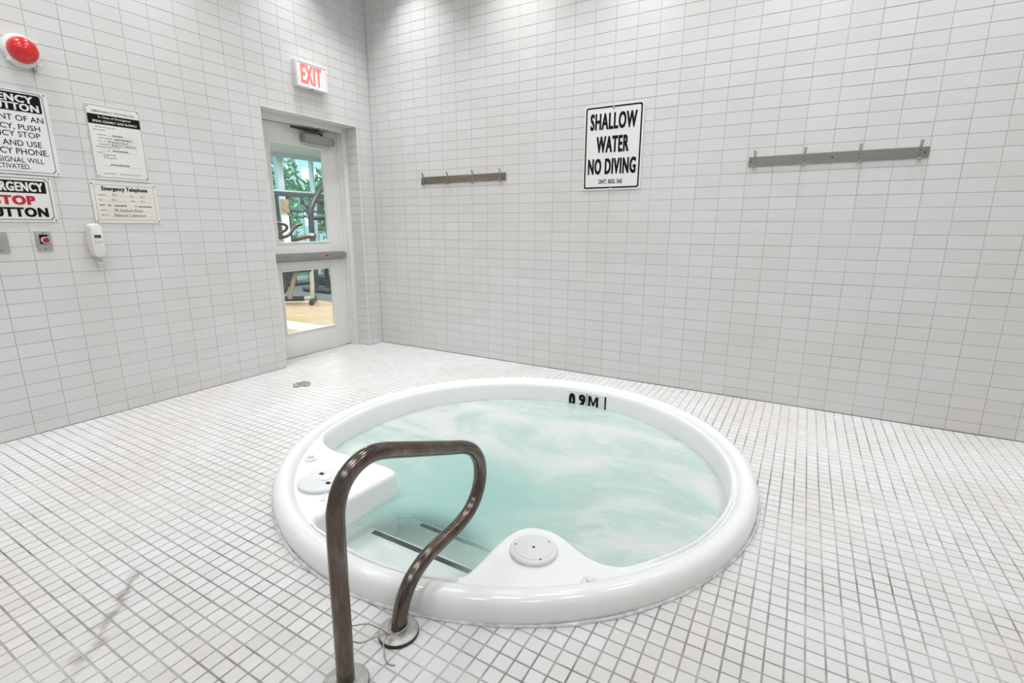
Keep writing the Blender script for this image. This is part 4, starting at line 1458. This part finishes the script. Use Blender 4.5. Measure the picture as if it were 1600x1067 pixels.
for t, w, z in ((0.0, 0.05, 0.0), (0.2, 0.10, 0.03), (0.5, 0.14, 0.055), (0.8, 0.15, 0.08), (1.0, 0.12, 0.07)):
    sd.append((t, w, z))
vv, ff = [], []
sdir = Vector((0.33, 0.30, 0)).normalized(); sper = Vector((-sdir.y, sdir.x, 0))
for t, w, z in sd:
    c = Vector((-3.16, 1.34, 0.99))+sdir*(t*0.34)+Vector((0, 0, z))
    for k in range(10):
        a = 2*PI*k/10
        vv.append(L(c+sper*(w*math.cos(a))+Vector((0, 0, 0.040*math.sin(a)))))
for i in range(len(sd)-1):
    for k in range(10):
        ff.append((i*10+k, i*10+(k+1) % 10, (i+1)*10+(k+1) % 10, (i+1)*10+k))
ff += [tuple(range(10)), tuple(range(40, 50))]
MB().add(vv, ff).build('saddle', M_OLIVE, bk, 60)
LT([(-3.36, 1.10, 1.27), (-3.28, 1.20, 1.26), (-3.24, 1.31, 1.22), (-3.26, 1.30, 1.15), (-3.32, 1.20, 1.10), (-3.36, 1.15, 1.08)], 0.022, 'handlebar', M_GRIP)
LT([(-3.34, 1.14, 1.04), (-3.30, 1.28, 1.045), (-3.30, 1.40, 1.09), (-3.30, 1.48, 1.18), (-3.30, 1.55, 1.225), (-3.30, 1.63, 1.24)], 0.026, 'grip_bar', M_GRIP)
MB().cbox(*[v for a in ((-0.30, -0.16), (-0.26, -0.10), (0.95, 1.01)) for v in a], 0.01).build('bottle_tray', M_TAN, bk, 40)

# ---- weight machine with a bent mast
wm = thing('weight_machine', 'dark weight machine with a bent mast and side arm', 'gym machine', (-4.0, 2.40, 0))
def Lw(p): return (p[0]+4.0, p[1]-2.40, p[2])
def WT(pts, r, name, m=M_MACH, par=None, per=6): return MB().tube(catmull([Lw(p) for p in pts], per), r, 14).build(name, m, par or wm, 50)
WT([(-4.0, 2.37, 0.06), (-4.0, 2.37, 1.08), (-4.0, 2.385, 1.42), (-4.0, 2.44, 1.60), (-4.0, 2.58, 1.80), (-4.0, 2.74, 2.00), (-4.0, 2.84, 2.08)], 0.048, 'mast')
WT([(-4.0, 2.36, 1.36), (-4.0, 2.60, 1.37), (-4.0, 3.05, 1.38)], 0.045, 'side_arm')
WT([(-4.0, 2.40, 1.36), (-3.98, 2.28, 1.37), (-3.98, 2.22, 1.40)], 0.014, 'peg')
WT([(-4.35, 2.37, 0.05), (-3.6, 2.37, 0.05)], 0.045, 'base_bar')
WT([(-4.0, 2.37, 0.05), (-4.0, 3.30, 0.05)], 0.045, 'base_bar')
WT([(-4.0, 3.05, 0.05), (-4.0, 3.05, 1.40)], 0.045, 'rear_post')
for k in range(6):
    MB().cbox(*[v for a in ((-0.11, 0.11), (0.56, 0.74), (0.10+k*0.05, 0.146+k*0.05)) for v in a], 0.004).build('weight_plate', M_RUBBER, wm)
MB().cbox(*[v for a in ((-0.16, 0.16), (0.05, 0.44), (0.44, 0.51)) for v in a], 0.025).build('seat_pad', M_MACH, wm, 40)
WT([(-4.0, 2.62, 0.05), (-4.0, 2.62, 0.45)], 0.04, 'seat_leg')

# ---- cable machine by the window
cm = thing('cable_machine', 'cable machine frame with pulleys and a tan instruction placard by the window', 'gym machine', (-5.4, 3.3, 0))
def Lc(p): return (p[0]+5.4, p[1]-3.3, p[2])
def CT(pts, r, name, m=M_MACH, n=10, par=None): return MB().tube([Lc(p) for p in pts], r, n).build(name, m, par or cm, 50)
for y in (2.72, 2.96, 3.95):
    CT([(-5.4, y, 0.0), (-5.4, y, 1.84)], 0.032, 'post')
MB().cbox(*[v for a in ((-0.04, 0.04), (-0.70, 0.80), (1.80, 1.89)) for v in a], 0.006).build('top_beam', M_MACH, cm)
MB().cbox(*[v for a in ((-0.03, 0.03), (-0.35, 0.66), (1.50, 1.535)) for v in a], 0.004).build('cross_rail', M_MACH, cm)
MB().cbox(*[v for a in ((-0.18, 0.18), (-0.66, 0.72), (0.0, 0.06)) for v in a], 0.008).build('base_frame', M_MACH, cm)
for y, z in ((3.30, 1.70), (3.44, 1.60), (3.56, 1.66), (3.70, 1.74), (3.80, 1.70)):
    MB().lathe([(0, -0.012), (0.055, -0.012), (0.048, 0), (0.055, 0.012), (0, 0.012)], 20, 'x', Lc((-5.38, y, z))).build('pulley', M_MACH, cm, 40)
for a, b_ in (((3.30, 1.70), (3.44, 1.58)), ((3.44, 1.58), (3.56, 1.68)), ((3.70, 1.74), (3.80, 1.84)), ((3.25, 1.84), (3.30, 1.70))):
    CT([(-5.38, a[0], a[1]), (-5.38, b_[0], b_[1])], 0.018, 'pulley_arm')
for y in (3.30, 3.42, 3.55, 3.66):
    CT([(-5.4, y, 0.08), (-5.4, y, 1.50)], 0.006, 'cable', M_MACH, 6)
for k in range(10):
    MB().cbox(*[v for a in ((-0.08, 0.08), (-0.57, -0.35), (0.10+k*0.055, 0.15+k*0.055)) for v in a], 0.004).build('weight_plate', M_RUBBER, cm)
MB().cbox(*[v for a in ((0.05, 0.062), (-0.55, -0.36), (1.46, 1.74)) for v in a], 0.003).build('placard', mat('tan placard', (0.24, 0.17, 0.10), 0.5, var=0.35, vscale=28), cm)
MB().cbox(*[v for a in ((-0.02, 0.04), (-0.54, -0.37), (0.80, 1.44)) for v in a], 0.01).build('guard', mat('pale guard', (0.66, 0.72, 0.76), 0.4, var=0.1), cm)

# ---- treadmill deck seen low behind
tm = thing('treadmill', 'dark treadmill low behind the exercise bike', 'treadmill', (-4.75, 4.0, 0))
MB().cbox(-0.38, 0.38, -0.85, 0.85, 0.06, 0.20, 0.02).build('deck', M_MACH, tm, 40)
MB().box(-0.25, 0.25, -0.80, 0.70, 0.198, 0.206).build('belt', M_RUBBER, tm)
for s in (-1, 1):
    MB().cbox(s*0.36-0.05, s*0.36+0.05, -0.80, 0.80, 0.16, 0.225, 0.01).build('side_rail', M_ALU, tm, 40)
    MB().tube([(s*0.37, 0.72, 0.10), (s*0.37, 0.80, 0.70), (s*0.37, 0.74, 1.20)], 0.03, 10).build('upright', M_MACH, tm, 40)
MB().cbox(-0.40, 0.40, 0.66, 0.80, 1.16, 1.36, 0.03).build('console', M_MACH, tm, 40)
for s in (-1, 1):
    MB().lathe([(0, -0.03), (0.055, -0.03), (0.055, 0.03), (0, 0.03)], 18, 'x', (s*0.33, -0.82, 0.056)).build('wheel', M_RUBBER, tm, 40)

# ---- outside the gym window
M_LAWN = mat('lawn', (0.10, 0.22, 0.07), 0.9, var=0.3, vscale=3)
tag(MB().box(-24, GX0-0.1, -12, 24, -0.3, -0.16).build('ground_outside', M_LAWN), 'green lawn outside the gym window', None, None, 'structure')
M_LEAF = mat('leaves', (0.24, 0.42, 0.22), 0.6, var=0.4, vscale=2.5)
M_BARK = mat('bark', (0.12, 0.085, 0.06), 0.9, var=0.3, vscale=12)


def tree(x, y, h, r, label):
    t = thing('tree', label, 'tree', (x, y, -0.16), 0, 'trees outside the gym window')
    MB().tube([(0, 0, 0), (0.03, 0.02, h*0.35), (-0.02, 0.05, h*0.7)], [0.11, 0.08, 0.04], 9).build('trunk', M_BARK, t, 60)
    n = 1500
    vv, ff = [], []
    for k in range(n):
        d = rng.normal(size=3); d /= np.linalg.norm(d)
        q = d*r*(0.55+0.45*rng.random())*np.array([1, 1, 1.25])+np.array([0, 0, h*0.62])
        u = rng.normal(size=3); u /= np.linalg.norm(u)
        w = np.cross(u, rng.normal(size=3)); w /= np.linalg.norm(w)
        s = 0.10+0.08*rng.random()
        b0 = len(vv)
        vv += [tuple(q-u*s), tuple(q+w*s*0.45), tuple(q+u*s), tuple(q-w*s*0.45)]
        ff.append((b0, b0+1, b0+2, b0+3))
    o = MB().add(vv, ff).build('foliage', M_LEAF, t)
    o['kind'] = 'stuff'


tree(-10.6, 6.0, 3.6, 1.25, 'green leafy tree outside, left in the upper door pane')
tree(-10.2, 8.4, 3.4, 1.05, 'green leafy tree outside, right in the upper door pane')
bl = thing('far_building', 'pale building with glowing panels far outside the gym', 'building', (-17, 12, -0.16))
MB().box(-1, 1, -6.5, 5, 0, 9).build('facade', mat('pale facade', (0.78, 0.84, 0.86), 0.8, var=0.05), bl)
M_GLOWP = emit_mat('glowing panels', (1.0, 0.98, 0.92, 1), 2.5)
for y in (-5.2, -3.6, -2.0, -0.4, 1.2, 2.8):
    for z in (1.4, 3.2, 5.0, 6.8):
        MB().box(0.98, 1.03, y, y+0.9, z, z+0.7).build('window', M_GLOWP, bl)  # plain glowing rectangles set on the facade
